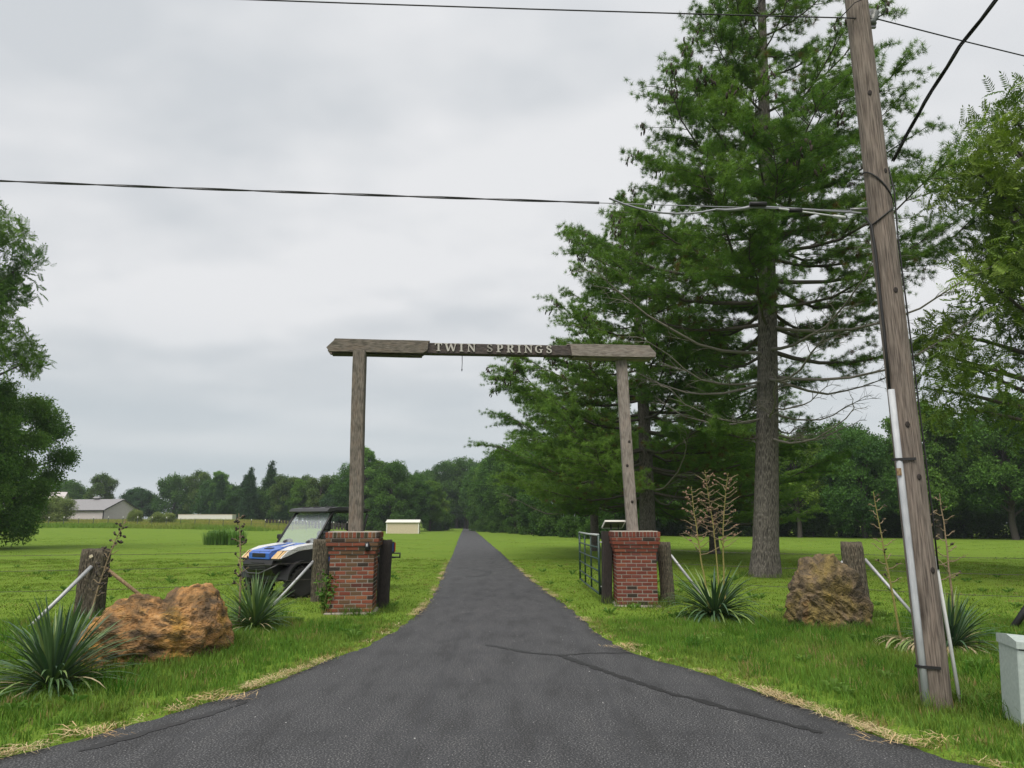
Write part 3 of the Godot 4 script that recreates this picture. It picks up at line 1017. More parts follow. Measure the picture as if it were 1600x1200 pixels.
func make_trees():
	var used := {}
	M.tuft_mesh = needle_tuft(38, 0.185, 0.012, 401)
	# --- the pines
	var p1 := pine(27.0, 0.42, 4.3, 410, 0.55, 1.0, true, 0.34, 6.4)
	place(p1, used, "pine_tree", "tallest pine with bare lower limbs on the field side, beside the utility pole", "pine tree", P(7.75, 21.6), 0.0, Vector3.ONE).rotation.z = -0.075
	var p2 := pine(18.5, 0.4, 3.3, 411, 0.0, 0.25, true, 0.55, 7.4)
	place(p2, used, "pine_tree", "bushy pine whose dark trunk rises just behind the right gate post", "pine tree", P(5.9, 30.5), 0.0, Vector3(1.0, 0.93, 1.0))
	place(p2, used, "pine_tree", "farther pine behind the gateway, its top showing between the two nearer pines", "pine tree", P(4.9, 41.0), 2.3, Vector3(0.7, 0.8, 0.7))
	place(p2, used, "pine_tree", "pine half hidden behind the trunk of the tallest pine", "pine tree", P(11.0, 38.0), 4.0, Vector3(0.7, 0.6, 0.7))
	# --- feather-leaved trees that lean into the picture from both sides
	var fr := frond(8, 0.42, 0.105, 0.042, 420)
	var hang := MB.new(false)
	rng.seed = 425
	for k in 5:
		var d := rdir()
		d.y = -absf(d.y) * 0.7 - 0.1
		hang.color(Color.WHITE * rng.randf_range(0.8, 1.2))
		hang.st.append_from(fr, 0, Transform3D(along(d, rng.randf() * TAU, rng.randf_range(0.8, 1.2)), rdir() * 0.45))
	var hang_mesh := hang.done()
	var wr := broadleaf(15.4, 5.4, 2.0, 72, 2000, hang_mesh, Color(0.07, 0.135, 0.028), Color(0.21, 0.3, 0.055), 421, 1.0, 0.44, true)
	place(wr, used, "walnut_tree", "feather-leaved tree hanging over the field behind the utility pole", "tree", P(16.9, 18.2), 0.4, Vector3.ONE)
	var wl := broadleaf(21.5, 5.6, 8.0, 60, 2000, hang_mesh, Color(0.065, 0.145, 0.03), Color(0.16, 0.27, 0.05), 422, 1.3, 0.4, true)
	place(wl, used, "walnut_tree", "feather-leaved tree at the left edge, sprays of leaves against the sky", "tree", P(-33.4, 37.0), 0.9, Vector3.ONE)
	var clump := leaf_clump(26, 0.5, 0.25, 0.14, 430)
	var fine := leaf_clump(40, 0.42, 0.15, 0.085, 431)
	var spray := leaf_clump(34, 0.4, 0.12, 0.05, 432)
	var big := leaf_clump(30, 0.75, 0.34, 0.2, 433)
	var elm := broadleaf(10.8, 4.5, -0.4, 46, 4600, spray, Color(0.06, 0.14, 0.03), Color(0.16, 0.28, 0.055), 440, 1.5, 0.46, true)
	place(elm, used, "dense_tree", "dense dark tree with foliage down to the grass at the field's left edge", "tree", P(-33.6, 44.0), 0.6, Vector3.ONE)
	# --- prototypes for the rest
	var g0 := Color(0.040, 0.096, 0.025)
	var g1 := Color(0.109, 0.217, 0.040)
	var oak := broadleaf(14.0, 4.6, 1.6, 22, 2000, clump, g0, g1, 450)
	var ash := broadleaf(14.0, 4.0, 1.0, 20, 1900, clump, Color(0.054, 0.124, 0.028), Color(0.139, 0.256, 0.043), 451)
	var maple := broadleaf(12.0, 4.8, 0.4, 20, 2000, clump, Color(0.037, 0.093, 0.028), Color(0.085, 0.186, 0.037), 452)
	var locust := broadleaf(13.0, 4.2, 3.0, 24, 1700, clump, Color(0.093, 0.178, 0.031), Color(0.186, 0.295, 0.046), 453, 0.9, 0.8)
	var bush := broadleaf(3.4, 2.4, -0.3, 12, 700, clump, g0, Color(0.085, 0.171, 0.034), 454, 0.8)
	var ced := cedar(10.0, 2.3, clump, Color(0.025, 0.062, 0.028), Color(0.054, 0.116, 0.043), 455)
	var far_a := broadleaf(11.0, 5.5, 0.0, 18, 1000, big, g0, Color(0.093, 0.186, 0.040), 456)
	var far_b := broadleaf(10.0, 5.0, 0.0, 16, 900, big, Color(0.034, 0.085, 0.028), Color(0.070, 0.155, 0.037), 457)
	var far_c := broadleaf(12.5, 3.6, 1.4, 18, 800, big, Color(0.06, 0.12, 0.03), Color(0.15, 0.22, 0.06), 462, 0.85, 0.8)
	var far_d := broadleaf(9.0, 3.8, 0.0, 26, 800, big, Color(0.035, 0.085, 0.04), Color(0.08, 0.15, 0.07), 463, 0.8, 0.6, true)
	var poplar := broadleaf(16.5, 2.3, 0.5, 18, 1300, clump, Color(0.077, 0.174, 0.039), Color(0.194, 0.349, 0.077), 458)
	var bare := bare_tree(9.0, 459)
	rng.seed = 500
	var r := RandomNumberGenerator.new()
	r.seed = 501
	# --- the dark wall of trees behind the right field (two ranks deep)
	var line := "trees in the wall of trees behind the right field"
	var kinds := [oak, maple, ash, oak, locust, maple, ash]
	for k in 11:
		var x := 12.0 + k * 5.4 + r.randf_range(-1, 1)
		var d := lerpf(91.0, 61.0, k / 10.0) + r.randf_range(-1.5, 1.5)
		var s := r.randf_range(0.9, 1.08)
		place(kinds[k % 7], used, "broadleaf_tree", "%s tree from the left in the front rank behind the right field" % ORD[k], "tree", P(x, d), r.randf() * TAU, Vector3(s, s, s), line)
	for k in 13:
		var x := 14.0 + k * 5.4 + r.randf_range(-1, 1)
		var d := lerpf(101.0, 67.0, k / 12.0) + r.randf_range(-1.5, 1.5)
		var s := r.randf_range(0.9, 1.1)
		place([maple, oak, maple, ash][k % 4], used, "broadleaf_tree", "%s tree from the left in the second rank behind the right field" % ORD[k], "tree", P(x, d), r.randf() * TAU, Vector3(s, s, s), "trees in the second rank behind the right field")
	for k in 14:
		var x := 13.0 + k * 4.6 + r.randf_range(-1, 1)
		var d := lerpf(95.0, 64.5, k / 13.0) + r.randf_range(-0.6, 1.5)
		var s := r.randf_range(0.9, 1.3)
		place(bush, used, "bush", "%s bush from the left in the shade under the trees behind the right field" % ORD[k], "bush", P(x, d), r.randf() * TAU, Vector3(s * 1.2, s, s), "bushes under the trees behind the right field")
	for k in 10:
		place(far_a, used, "broadleaf_tree", "%s tree from the left in the rearmost rank behind the right field" % ORD[k], "tree", P(18.0 + k * 7.0, 116.0 - k * 4.0), r.randf() * TAU, Vector3.ONE * r.randf_range(0.85, 1.0), "trees in the rearmost rank behind the right field")
	for k in 7:
		place(bush, used, "bush", "%s bush from the left closing the far end of the tunnel of trees" % ORD[k], "bush", P(-25.5 + k * 3.2, 226.0 + (k % 2) * 3.0), r.randf() * TAU, Vector3.ONE * r.randf_range(1.5, 2.0), "bushes at the far end of the tunnel of trees")
	# --- the row along the right of the driveway, down to the tunnel
	var row := [[11.0, 73.0, 0.86], [9.2, 81.0, 0.95], [7.0, 89.0, 1.0], [4.9, 98.0, 1.02], [2.6, 108.0, 1.05], [0.2, 119.0, 1.1], [-2.2, 131.0, 1.12], [-4.4, 144.0, 1.15], [-6.4, 158.0, 1.2]]
	for k in row.size():
		var q: Array = row[k]
		var s: float = q[2]
		place([maple, ash, locust, maple, ash, oak, maple, ash, maple][k], used, "broadleaf_tree", "%s tree, counting away from the pines, in the row right of the driveway" % ORD[k], "tree", P(q[0], q[1]), r.randf() * TAU, Vector3(s, s, s), "trees in the row along the right of the driveway")
		if k < 8:
			place(bush, used, "bush", "%s bush, counting away from the pines, under the row right of the driveway" % ORD[k], "bush", P(q[0] - 2.2, q[1] - 1.0), r.randf() * TAU, Vector3.ONE * r.randf_range(0.7, 1.0), "bushes at the foot of the driveway row")
	# --- left of the driveway
	place(poplar, used, "poplar_tree", "slim pale poplar rising behind the left gate post", "tree", P(-28.0, 131.0), 0.0, Vector3.ONE)
	var nth := -1
	for q in [[-31.0, 138.0, 1.05, maple], [-26.0, 134.0, 0.98, ash], [-22.5, 129.0, 0.92, oak], [-19.5, 133.0, 0.9, maple], [-16.5, 140.0, 0.74, ash], [-36.0, 142.0, 0.9, far_d], [-41.0, 147.0, 0.85, far_c], [-46.0, 150.0, 0.7, ash]]:
		nth += 1
		place(q[3], used, "broadleaf_tree", "%s leafy tree of the clump that runs left from behind the cream shed" % ORD[[4, 3, 2, 1, 0, 5, 6, 7][nth]], "tree", P(q[0], q[1]), r.randf() * TAU, Vector3.ONE * q[2], "trees in the clump behind the cream shed")
	place(locust, used, "broadleaf_tree", "small yellow-green tree at the mouth of the driveway tunnel", "tree", P(-17.5, 158.0), 0.7, Vector3(0.8, 0.62, 0.8))
	var low := [[-16.8, 150.0], [-16.2, 158.0], [-15.6, 146.0], [-20.0, 127.0], [-25.0, 127.5]]
	for q in low:
		place(bush, used, "bush", "bush left of the driveway, %s" % ["at the tunnel mouth", "inside the tunnel mouth", "nearest before the tunnel mouth", "behind the right end of the shed", "behind the left end of the shed"][low.find(q)], "bush", P(q[0], q[1]), r.randf() * TAU, Vector3.ONE * r.randf_range(0.9, 1.3), "bushes left of the tunnel mouth")
	var tall := [[-19.0, 195.0, 1.35], [-13.0, 200.0, 1.45], [-8.0, 190.0, 1.3], [-26.0, 205.0, 1.2], [-14.5, 214.0, 1.3], [-17.5, 222.0, 1.3]]
	for q in tall:
		place(oak, used, "broadleaf_tree", "%s tall far tree closing the view above the driveway tunnel" % ["near left", "middle", "near right", "outer left", "far middle", "farthest"][tall.find(q)], "tree", P(q[0], q[1]), r.randf() * TAU, Vector3.ONE * q[2], "tall far trees above the driveway tunnel")
	# --- the long far forest edge on the left
	var cedars := [[-69.0, 163.0, 1.15], [-61.0, 160.0, 1.3], [-58.0, 165.0, 1.5], [-66.0, 170.0, 1.2], [-52.0, 158.0, 1.05]]
	for q in cedars:
		place(ced, used, "cedar_tree", "dark pointed cedar in the far forest edge, %s of five by height" % ["fourth", "second", "tallest", "third", "lowest"][cedars.find(q)], "tree", P(q[0], q[1]), r.randf() * TAU, Vector3.ONE * q[2], "cedars in the far forest edge")
	place(poplar, used, "poplar_tree", "pale sparse tree beside the dark cedars of the far forest edge", "tree", P(-73.0, 172.0), 1.0, Vector3(1.1, 0.8, 1.1))
	for k in 15:
		var x := -146.0 + k * 7.0 + r.randf_range(-2, 2)
		var d := 196.0 - k * 1.6 + r.randf_range(-6, 6)
		var s := r.randf_range(0.9, 1.12)
		place([far_a, far_c, far_b, far_d][k % 4], used, "broadleaf_tree", "%s tree from the left in the far forest edge behind the barn" % ORD[k], "tree", P(x, d), r.randf() * TAU, Vector3(s, s, s), "far trees in the forest edge")
	for k in 9:
		var x := -66.0 + k * 4.6 + r.randf_range(-1, 1)
		var d := 168.0 - k * 2.6 + r.randf_range(-4, 4)
		var s := r.randf_range(0.75, 1.0)
		place([far_b, far_d, far_a, far_c][k % 4], used, "broadleaf_tree", "%s far tree counting from the cedars towards the shed" % ORD[k], "tree", P(x, d), r.randf() * TAU, Vector3(s, s, s), "far trees between the cedars and the shed")
	var leafless := [[-141.0, 205.0, 1.0], [-131.0, 202.0, 1.1], [-124.0, 204.0, 0.95], [-117.0, 206.0, 1.05]]
	for q in leafless:
		place(bare, used, "bare_tree", "%s of the leafless grey trees above the barn roof, from the left" % ORD[leafless.find(q)], "tree", P(q[0], q[1]), r.randf() * TAU, Vector3.ONE * q[2], "leafless trees above the barn roof")
	place(bare, used, "bare_tree", "leafless tree poking out of the clump left of the gate post", "tree", P(-40.0, 150.0), 2.0, Vector3(0.7, 1.25, 0.7))
	# --- single plants in the left field
	var sh := broadleaf(5.5, 3.4, -0.2, 16, 900, spray, Color(0.136, 0.194, 0.057), Color(0.271, 0.330, 0.116), 461, 2.2)
	place(sh, used, "shrub", "pale olive shrub standing in front of the barn", "shrub", P(-78.5, 118.0), 0.0, Vector3(1.0, 0.8, 1.0))
	place(sh, used, "shrub", "small sapling growing in the tall grass below the barn gable", "shrub", P(-64.0, 118.0), 1.0, Vector3(0.35, 0.42, 0.35))
	place(sh, used, "shrub", "small sapling in the tall grass before the long white trailer", "shrub", P(-57.0, 113.0), 2.0, Vector3(0.55, 0.35, 0.55))
	rng.seed = 520
	var om := MB.new(true)
	for k in 90:
		var a := rng.randf() * TAU
		var l := rng.randf_range(1.1, 1.9)
		var b := Vector3(cos(a), 0, sin(a)) * rng.randf() * 0.5
		var d := Vector3(cos(a), 0, sin(a)) * rng.randf_range(0.2, 0.9) * l * 0.6
		var s := Vector3(-sin(a), 0, cos(a)) * 0.016
		om.color(Color(0.098, 0.214, 0.049).lerp(Color(0.194, 0.330, 0.088), rng.randf()))
		om.quad(b - s, b + s, b + d * 0.4 + Vector3(0, l * 0.7, 0) + s, b + d * 0.4 + Vector3(0, l * 0.7, 0) - s)
		om.tri(b + d * 0.4 + Vector3(0, l * 0.7, 0) - s, b + d * 0.4 + Vector3(0, l * 0.7, 0) + s, b + d + Vector3(0, l * 0.62, 0))
	var clumps := thing("ornamental_grass", "round dark clump of tall arching grass alone in the left field", "grass clump", P(-21.6, 52.6))
	var cx := []
	var cc := []
	for k in 16:
		cx.append(Transform3D(Basis(Vector3.UP, rng.randf() * TAU).scaled(Vector3.ONE * rng.randf_range(0.7, 1.0)), Vector3(rng.randf_range(-1.4, 1.4), 0, rng.randf_range(-0.7, 0.7))))
		cc.append(Color.WHITE * rng.randf_range(0.8, 1.2))
	multi("blades", om.done(), M.leaf, clumps, cx, cc)


# ---------------------------------------------------------------- buildings far away
func make_buildings():
	# long barn with a metal roof, gable towards the driveway
	var b := thing("barn", "long pale metal barn with a grey gable roof behind the left field", "barn", Vector3(-84.6, 1.7, -150.0), -0.22)
	var mb := MB.new()
	var w := 4.9
	var lx := 30.0
	mb.prism(PackedVector2Array([Vector2(-w, -0.5), Vector2(w, -0.5), Vector2(w, 2.65), Vector2(0, 4.85), Vector2(-w, 2.65)]), -lx, 0.0)
	part("wall", mb.done(), M.siding, b)
	mb = MB.new()
	for k in 59:
		mb.box(Vector3(-0.3 - k * 0.5, 1.1, w + 0.01), Vector3(0.05, 3.0, 0.03))
	for k in 19:
		mb.box(Vector3(0.012, 1.1, -w + 0.25 + k * 0.52), Vector3(0.03, 3.0, 0.05))
	part("siding_ribs", mb.done(), M.siding, b).set_meta("kind", "stuff")
	mb = MB.new()
	mb.prism(PackedVector2Array([Vector2(-w - 0.35, 2.5), Vector2(0, 4.88), Vector2(w + 0.35, 2.5), Vector2(w + 0.35, 2.64), Vector2(0, 5.05), Vector2(-w - 0.35, 2.64)]), -lx - 0.3, 0.35)
	var roof := part("roof", mb.done(), M.metal_roof, b)
	mb = MB.new()
	mb.box(Vector3(-6.6, 5.15, 0), Vector3(1.2, 0.35, 0.7), 0.05)
	mb.prism(PackedVector2Array([Vector2(-0.6, 5.3), Vector2(0.6, 5.3), Vector2(0, 5.6)]), -7.4, -5.8)
	part("roof_vent", mb.done(), M.metal_roof, roof)
	mb = MB.new()
	mb.box(Vector3(-lx * 0.5, 2.5, w + 0.36), Vector3(lx + 0.6, 0.16, 0.14))
	mb.box(Vector3(0.03, 1.1, w + 0.05), Vector3(0.14, 3.0, 0.14))
	mb.box(Vector3(0.04, 1.1, -w - 0.03), Vector3(0.12, 3.0, 0.12))
	part("gutter", mb.done(), M.black, b)
	mb = MB.new()
	for s in [-1.0, 1.0]:
		var a := atan2(2.41, w + 0.35)
		mb.box(Vector3(0.37, 3.75, s * (w + 0.35) * 0.5), Vector3(0.06, 0.2, 5.1), 0.0, Basis(Vector3.RIGHT, s * a))
	part("gable_trim", mb.done(), M.black, b)
	# cupola-like grey roof of a farther house behind it
	var h := thing("farmhouse", "small pale house roof peeping over the barn's far end", "house", Vector3(-121.0, 1.7, -178.0), 0.3)
	mb = MB.new()
	mb.prism(PackedVector2Array([Vector2(-4, -0.4), Vector2(4, -0.4), Vector2(4, 4.4), Vector2(0, 7.6), Vector2(-4, 4.4)]), -5.0, 5.0)
	part("wall", mb.done(), M.offwhite, h)
	mb = MB.new()
	mb.prism(PackedVector2Array([Vector2(-4.4, 4.2), Vector2(0, 7.64), Vector2(4.4, 4.2), Vector2(4.4, 4.4), Vector2(0, 7.85), Vector2(-4.4, 4.4)]), -5.3, 5.3)
	part("roof", mb.done(), M.siding, h)
	# long white box trailer lying low behind the tall grass
	var t := thing("trailer", "long low white trailer behind the tall grass, right of the barn", "trailer", Vector3(-66.8, 1.2, -152.0), 0.05)
	mb = MB.new()
	mb.box(Vector3(0, 1.3, 0), Vector3(11.6, 1.8, 2.4), 0.06)
	part("body", mb.done(), M.offwhite, t)
	mb = MB.new()
	mb.box(Vector3(0, 2.23, 0), Vector3(11.7, 0.1, 2.5), 0.03)
	part("roof_rim", mb.done(), M.cream, t)
	for x in [-3.6, -2.6]:
		mb = MB.new(true)
		mb.lathe([Vector2(0.2, -0.12), Vector2(0.42, -0.12), Vector2(0.45, 0.0), Vector2(0.42, 0.12), Vector2(0.2, 0.12)], 16, Vector3(x, 0.3, 1.25), Basis(Vector3.RIGHT, PI / 2))
		part("wheel", mb.done(), M.rubber, t)
	# cream metal shed
	var s := thing("shed", "small cream metal shed with a white roof left of the driveway", "shed", P(-16.9, 108.5), 0.06)
	mb = MB.new()
	mb.box(Vector3(0, 0.75, 0), Vector3(4.9, 1.9, 3.4), 0.03)
	part("wall", mb.done(), M.cream, s)
	mb = MB.new()
	mb.prism(PackedVector2Array([Vector2(-1.85, 1.7), Vector2(1.9, 1.66), Vector2(1.9, 1.74), Vector2(0, 2.12), Vector2(-1.85, 1.78)]), -2.6, 2.6)
	part("roof", mb.done(), M.offwhite, s)
	mb = MB.new()
	for k in 12:
		mb.box(Vector3(-2.2 + k * 0.4, 0.75, 1.71), Vector3(0.05, 1.85, 0.03))
	part("siding_ribs", mb.done(), M.cream, s).set_meta("kind", "stuff")
	mb = MB.new()
	for x in [-2.42, 2.42]:
		mb = MB.new()
		mb.box(Vector3(x, 0.78, 1.72), Vector3(0.14, 1.9, 0.06))
		part("corner_trim", mb.done(), M.offwhite, s)
	# farm fence of steel posts across the far left field
	var f := thing("steel_post_fence", "line of thin steel fence posts with white tips across the left field", "fence", Vector3.ZERO)
	var post := MB.new()
	post.box(Vector3(0, 0.65, 0), Vector3(0.07, 1.5, 0.05))
	var pm := post.done()
	var tip := MB.new()
	tip.box(Vector3(0, 1.46, 0), Vector3(0.1, 0.2, 0.08), 0.01)
	var tm := tip.done()
	var prev := Vector3.ZERO
	for k in 24:
		var x := -71.0 + k * 2.05
		var d := 103.0 + k * 0.28
		var b0 := P(x, d)
		var pp := part("post", pm, M.tpost, f, Transform3D(Basis.IDENTITY, b0))
		part("tip", tm, M.offwhite, pp)
		if k > 0:
			mb = MB.new(true)
			for y in [0.45, 0.85, 1.2]:
				mb.tube([prev + Vector3(0, y, 0), b0 + Vector3(0, y, 0)], 0.006, 0.006, 4, false)
			part("wire", mb.done(), M.fence_wire, f)
		prev = b0
	# dark board fence in front of the trees left of the vehicle
	var bf := thing("board_fence", "low dark picket fence at the foot of the trees left of the vehicle", "fence", Vector3.ZERO)
	for k in 26:
		mb = MB.new()
		mb.box(P(-44.5 + k * 0.62, 126.0 - k * 0.1, 0.55), Vector3(0.4, 1.3, 0.05))
		part("board", mb.done(), M.black_wood, bf)
	mb = MB.new()
	mb.tube([P(-44.7, 125.95, 0.7), P(-28.6, 123.45, 0.7)], 0.05, 0.05, 4)
	part("rail", mb.done(), M.black_wood, bf)


# ---------------------------------------------------------------- the gate
func brick_pillar(label: String, at: Vector3, turn: float, sd: int, tones: Array) -> Node3D:
	rng.seed = sd
	var o := thing("brick_pillar", label, "brick pillar", at, turn)
	var core := MB.new()
	var ch := 0.0725
	var bh := 0.059
	var dep := 0.095
	var shared := {}
	var base_h := 0.05
	var cb := MB.new()
	cb.box(Vector3(0, base_h * 0.5 - 0.1, 0), Vector3(0.9, base_h + 0.2, 0.9), 0.012)
	part("footing", cb.done(), M.concrete, o)
	var put := func(c: Vector3, s: Vector3):
		var key := Vector3i((s * 1000.0).round())
		if not shared.has(key):
			var vs := []
			for q in 3:
				var mb := MB.new()
				mb.box(Vector3.ZERO, s - Vector3(q * 0.0012, q * 0.001, q * 0.0012), 0.004 + 0.0015 * q)
				vs.append(mb.done())
			shared[key] = vs
		var mi: int = tones[rng.randi() % tones.size()]
		var tilt := Basis.from_euler(Vector3(rng.randf_range(-1, 1), rng.randf_range(-1, 1), rng.randf_range(-1, 1)) * 0.006)
		part("brick", shared[key][rng.randi() % 3], M.bricks[mi], o, Transform3D(tilt, c + Vector3(rng.randf_range(-1, 1), 0, rng.randf_range(-1, 1)) * 0.002))
	var course := func(y: float, size: float, odd: bool, hh: float, n: int):
		for face in 4:
			var full: bool = (face % 2 == 0) != odd
			var span: float = size if full else size - 2.0 * (dep + 0.012)
			var cnt: int = n if full else n - 1
			var w: float = (span - (cnt - 1) * 0.012) / cnt
			for k in cnt:
				var u: float = -span * 0.5 + w * 0.5 + k * (w + 0.012)
				var v: float = size * 0.5 - dep * 0.5
				if face % 2 == 0:
					put.call(Vector3(u, y, v if face == 0 else -v), Vector3(w, hh, dep))
				else:
					put.call(Vector3(v if face == 1 else -v, y, u), Vector3(dep, hh, w))
	var y := base_h + 0.012 + bh * 0.5
	core.box(Vector3(0, base_h + 7.0 * ch + 0.005, 0), Vector3(0.8 - 0.012, 14.0 * ch + 0.02, 0.8 - 0.012))
	for k in 14:
		course.call(y, 0.8, k % 2 == 1, bh, 4)
		y += ch
	var sizes := [0.85, 0.89, 0.94, 0.96]
	for k in 4:
		var s: float = sizes[k]
		core.box(Vector3(0, y + 0.004, 0), Vector3(s - 0.014, ch - 0.002 * k, s - 0.014))
		course.call(y, s, k % 2 == 1, bh, 4)
		y += ch
	# the top course stands on edge
	var ry := y - bh * 0.5 + 0.05
	core.box(Vector3(0, ry, 0), Vector3(0.95, 0.098, 0.95))
	var n2 := 14
	var w2 := (0.97 - (n2 - 1) * 0.012) / n2
	for k in n2:
		for s in [-1.0, 1.0]:
			put.call(Vector3(-0.485 + w2 * 0.5 + k * (w2 + 0.012), ry, s * (0.485 - 0.05)), Vector3(w2, 0.1, 0.1))
	for k in 10:
		var w3 := (0.745 - 9 * 0.012) / 10
		for s in [-1.0, 1.0]:
			put.call(Vector3(s * (0.485 - 0.05), ry, -0.3725 + w3 * 0.5 + k * (w3 + 0.012)), Vector3(0.1, 0.1, w3))
	part("mortar", core.done(), M.mortar, o)
	var top := MB.new()
	top.box(Vector3(0, ry + 0.045, 0), Vector3(0.9, 0.04, 0.9), 0.01)
	part("top_slab", top.done(), M.concrete, o)
	return o


func square_timber(w: float, dp: float, l: float, sd: int, rough := 0.006) -> ArrayMesh:  # along +y from 0
	rng.seed = sd
	var mb := MB.new(false)
	var rings := []
	var n := int(l / 0.12) + 2
	var shape := []
	for q in [Vector2(-1, -1), Vector2(1, -1), Vector2(1, 1), Vector2(-1, 1)]:
		for e in 2:
			pass
		shape.append(q)
	for i in n + 1:
		var t := float(i) / n
		var r := PackedVector3Array()
		var c := Vector3(sin(t * 5.0 + sd) * rough, 0, cos(t * 4.0 + sd) * rough)
		for k in 4:
			var q: Vector2 = shape[3 - k]
			var prv: Vector2 = shape[(4 - k) % 4]
			var nx: Vector2 = shape[(6 - k) % 4]
			var j := rng.randf_range(0.9, 1.0)
			var a := q.lerp(prv, 0.06 * rng.randf_range(0.6, 1.5))
			var b := q.lerp(nx, 0.06 * rng.randf_range(0.6, 1.5))
			r.append(c + Vector3(a.x * w * 0.5, t * l, a.y * dp * 0.5) * Vector3(0.985 + j * 0.015, 1, 0.985 + j * 0.015))
			r.append(c + Vector3(b.x * w * 0.5, t * l, b.y * dp * 0.5))
		rings.append(r)
	mb.skin(rings)
	return mb.done()


func make_gateway():
	brick_pillar("left brick gate pillar, browner, with a black oval fitting on its face", P(-2.97, 13.24, -0.01), 0.1, 601, [1, 3, 7, 7, 0, 4, 9, 5, 3, 1, 6, 7])
	brick_pillar("right brick gate pillar, redder, beside the green tube gate", P(2.5, 14.4, -0.01), -0.05, 602, [0, 0, 8, 8, 2, 0, 1, 8, 0, 4, 2, 8, 5])
	# the timber portal is one thing: two posts, a long beam, boards at its ends, letters
	var a := Vector3(-2.88, 0, -13.27)
	var c := Vector3(2.5, 0, -14.4)
	var g := thing("gateway_arch", "weathered timber gateway reading TWIN SPRINGS across the driveway", "gateway", a)
	var lean_l := Basis(Vector3.BACK, 0.02) * Basis(Vector3.UP, 0.04)
	var lean_r := Basis(Vector3.BACK, 0.034) * Basis(Vector3.UP, -0.04)
	part("post", square_timber(0.245, 0.24, 3.75, 611), M.grey_wood, g, Transform3D(lean_l, Vector3(-0.1, 1.28, 0)))
	part("post", square_timber(0.225, 0.22, 3.9, 612), M.pale_wood, g, Transform3D(lean_r, Vector3(c.x - a.x + 0.0, 1.28, c.z - a.z)))
	# the beam frame: x axis along the beam, built from boards whose grain runs along their length
	var L := Vector3(-3.72, 5.12, -13.27)
	var R := Vector3(3.08, 5.27, -14.4)
	var ax := (R - L).normalized()
	var zf := ax.cross(Vector3.UP).normalized()
	var up := zf.cross(ax)
	var fr := Basis(ax, up, zf)
	var ln := L.distance_to(R)
	var turn_y := Basis(Vector3(0, -1, 0), Vector3(1, 0, 0), Vector3(0, 0, 1))  # mesh y axis -> beam axis
	var lay := func(n: String, x0: float, x1: float, yc: float, zc: float, hh: float, th: float, m: Material, sd: int):
		var b := fr * Basis(Vector3(0, 1, 0), Vector3(1, 0, 0), Vector3(0, 0, -1))
		part(n, square_timber(hh, th, x1 - x0, sd, 0.004), m, g, Transform3D(b, L - a + fr * Vector3(x0, yc, -zc)))
	# zc is measured towards the camera
	lay.call("beam", 0.22, ln - 0.25, 0.0, 0.0, 0.225, 0.2, M.dark_wood, 613)
	# end boards with pointed tails, front and back
	for s in [0, 1]:
		for f in [1.0, -1.0]:
			var poly: PackedVector2Array
			var mb := MB.new(false)
			if s == 0:
				poly = PackedVector2Array([Vector2(0.0, -0.045), Vector2(0.06, -0.125), Vector2(1.9, -0.13), Vector2(2.0, -0.06), Vector2(2.02, 0.12), Vector2(1.0, 0.135), Vector2(0.16, 0.14), Vector2(0.13, 0.09)])
			else:
				poly = PackedVector2Array([Vector2(ln - 1.86, -0.12), Vector2(ln - 0.9, -0.125), Vector2(ln - 0.02, -0.12), Vector2(ln, -0.03), Vector2(ln - 0.12, 0.1), Vector2(ln - 0.14, 0.135), Vector2(ln - 1.0, 0.14), Vector2(ln - 1.9, 0.13)])
			# the outline is (along the beam, up); prism reads it as (z, y), so turn it a quarter and keep the grain along its y
			var q := PackedVector2Array()
			for p in poly:
				q.append(Vector2(-p.y, p.x))
			mb.prism(q, -0.03, 0.03)
			var bb := fr * Basis(Vector3(0, 0, 1), Vector3(1, 0, 0), Vector3(0, -1, 0)).orthonormalized()
			var bb2 := Basis(fr.z, fr.x, -fr.y)
			if bb2.determinant() < 0.0:
				bb2 = Basis(-fr.z, fr.x, -fr.y)
			part("end_board", mb.done(), M.grey_wood if s == 0 else M.pale_wood, g, Transform3D(bb2, L - a + fr * Vector3(0, 0, -0.135 * f)))
	lay.call("cap_board", 0.2, 2.05, 0.135, 0.04, 0.028, 0.3, M.grey_wood, 614)
	lay.call("cap_board", ln - 1.95, ln - 0.16, 0.138, 0.04, 0.028, 0.3, M.pale_wood, 615)
	lay.call("under_rail", 0.1, 1.9, -0.135, 0.05, 0.03, 0.26, M.dark_wood, 616)
	lay.call("under_rail", ln - 1.8, ln - 0.05, -0.13, 0.05, 0.03, 0.26, M.pale_wood, 617)
	# raised letters, the first S worn almost bare
	var font := SystemFont.new()
	font.font_names = PackedStringArray(["Droid Serif"])
	font.font_weight = 700
	var word := "TWINSPRINGS"
	var xs := [684.7, 703.5, 720.3, 735.7, 765.0, 780.0, 796.5, 810.7, 825.0, 841.5, 858.0]
	for k in word.length():
		var tm := TextMesh.new()
		tm.text = word[k]
		tm.font = font
		tm.font_size = 24
		tm.pixel_size = 0.0098
		tm.depth = 0.022
		tm.horizontal_alignment = HORIZONTAL_ALIGNMENT_CENTER
		tm.vertical_alignment = VERTICAL_ALIGNMENT_CENTER
		var t: float = (xs[k] - 511.0) / (1025.0 - 511.0)
		var along_b := t * 13.2 / (t * 13.2 + (1.0 - t) * 14.15) * ln  # even steps in the photo shrink with distance
		part("letter", tm, M.worn_letter if k == 4 else M.letter, g, Transform3D(Basis(fr.x, fr.y, -fr.z) if Basis(fr.x, fr.y, -fr.z).determinant() > 0.0 else fr, L - a + fr * Vector3(along_b, 0.015, 0.0) + fr.z * (0.113 if fr.z.z > 0.0 else -0.113)))
	var cord := MB.new(true)
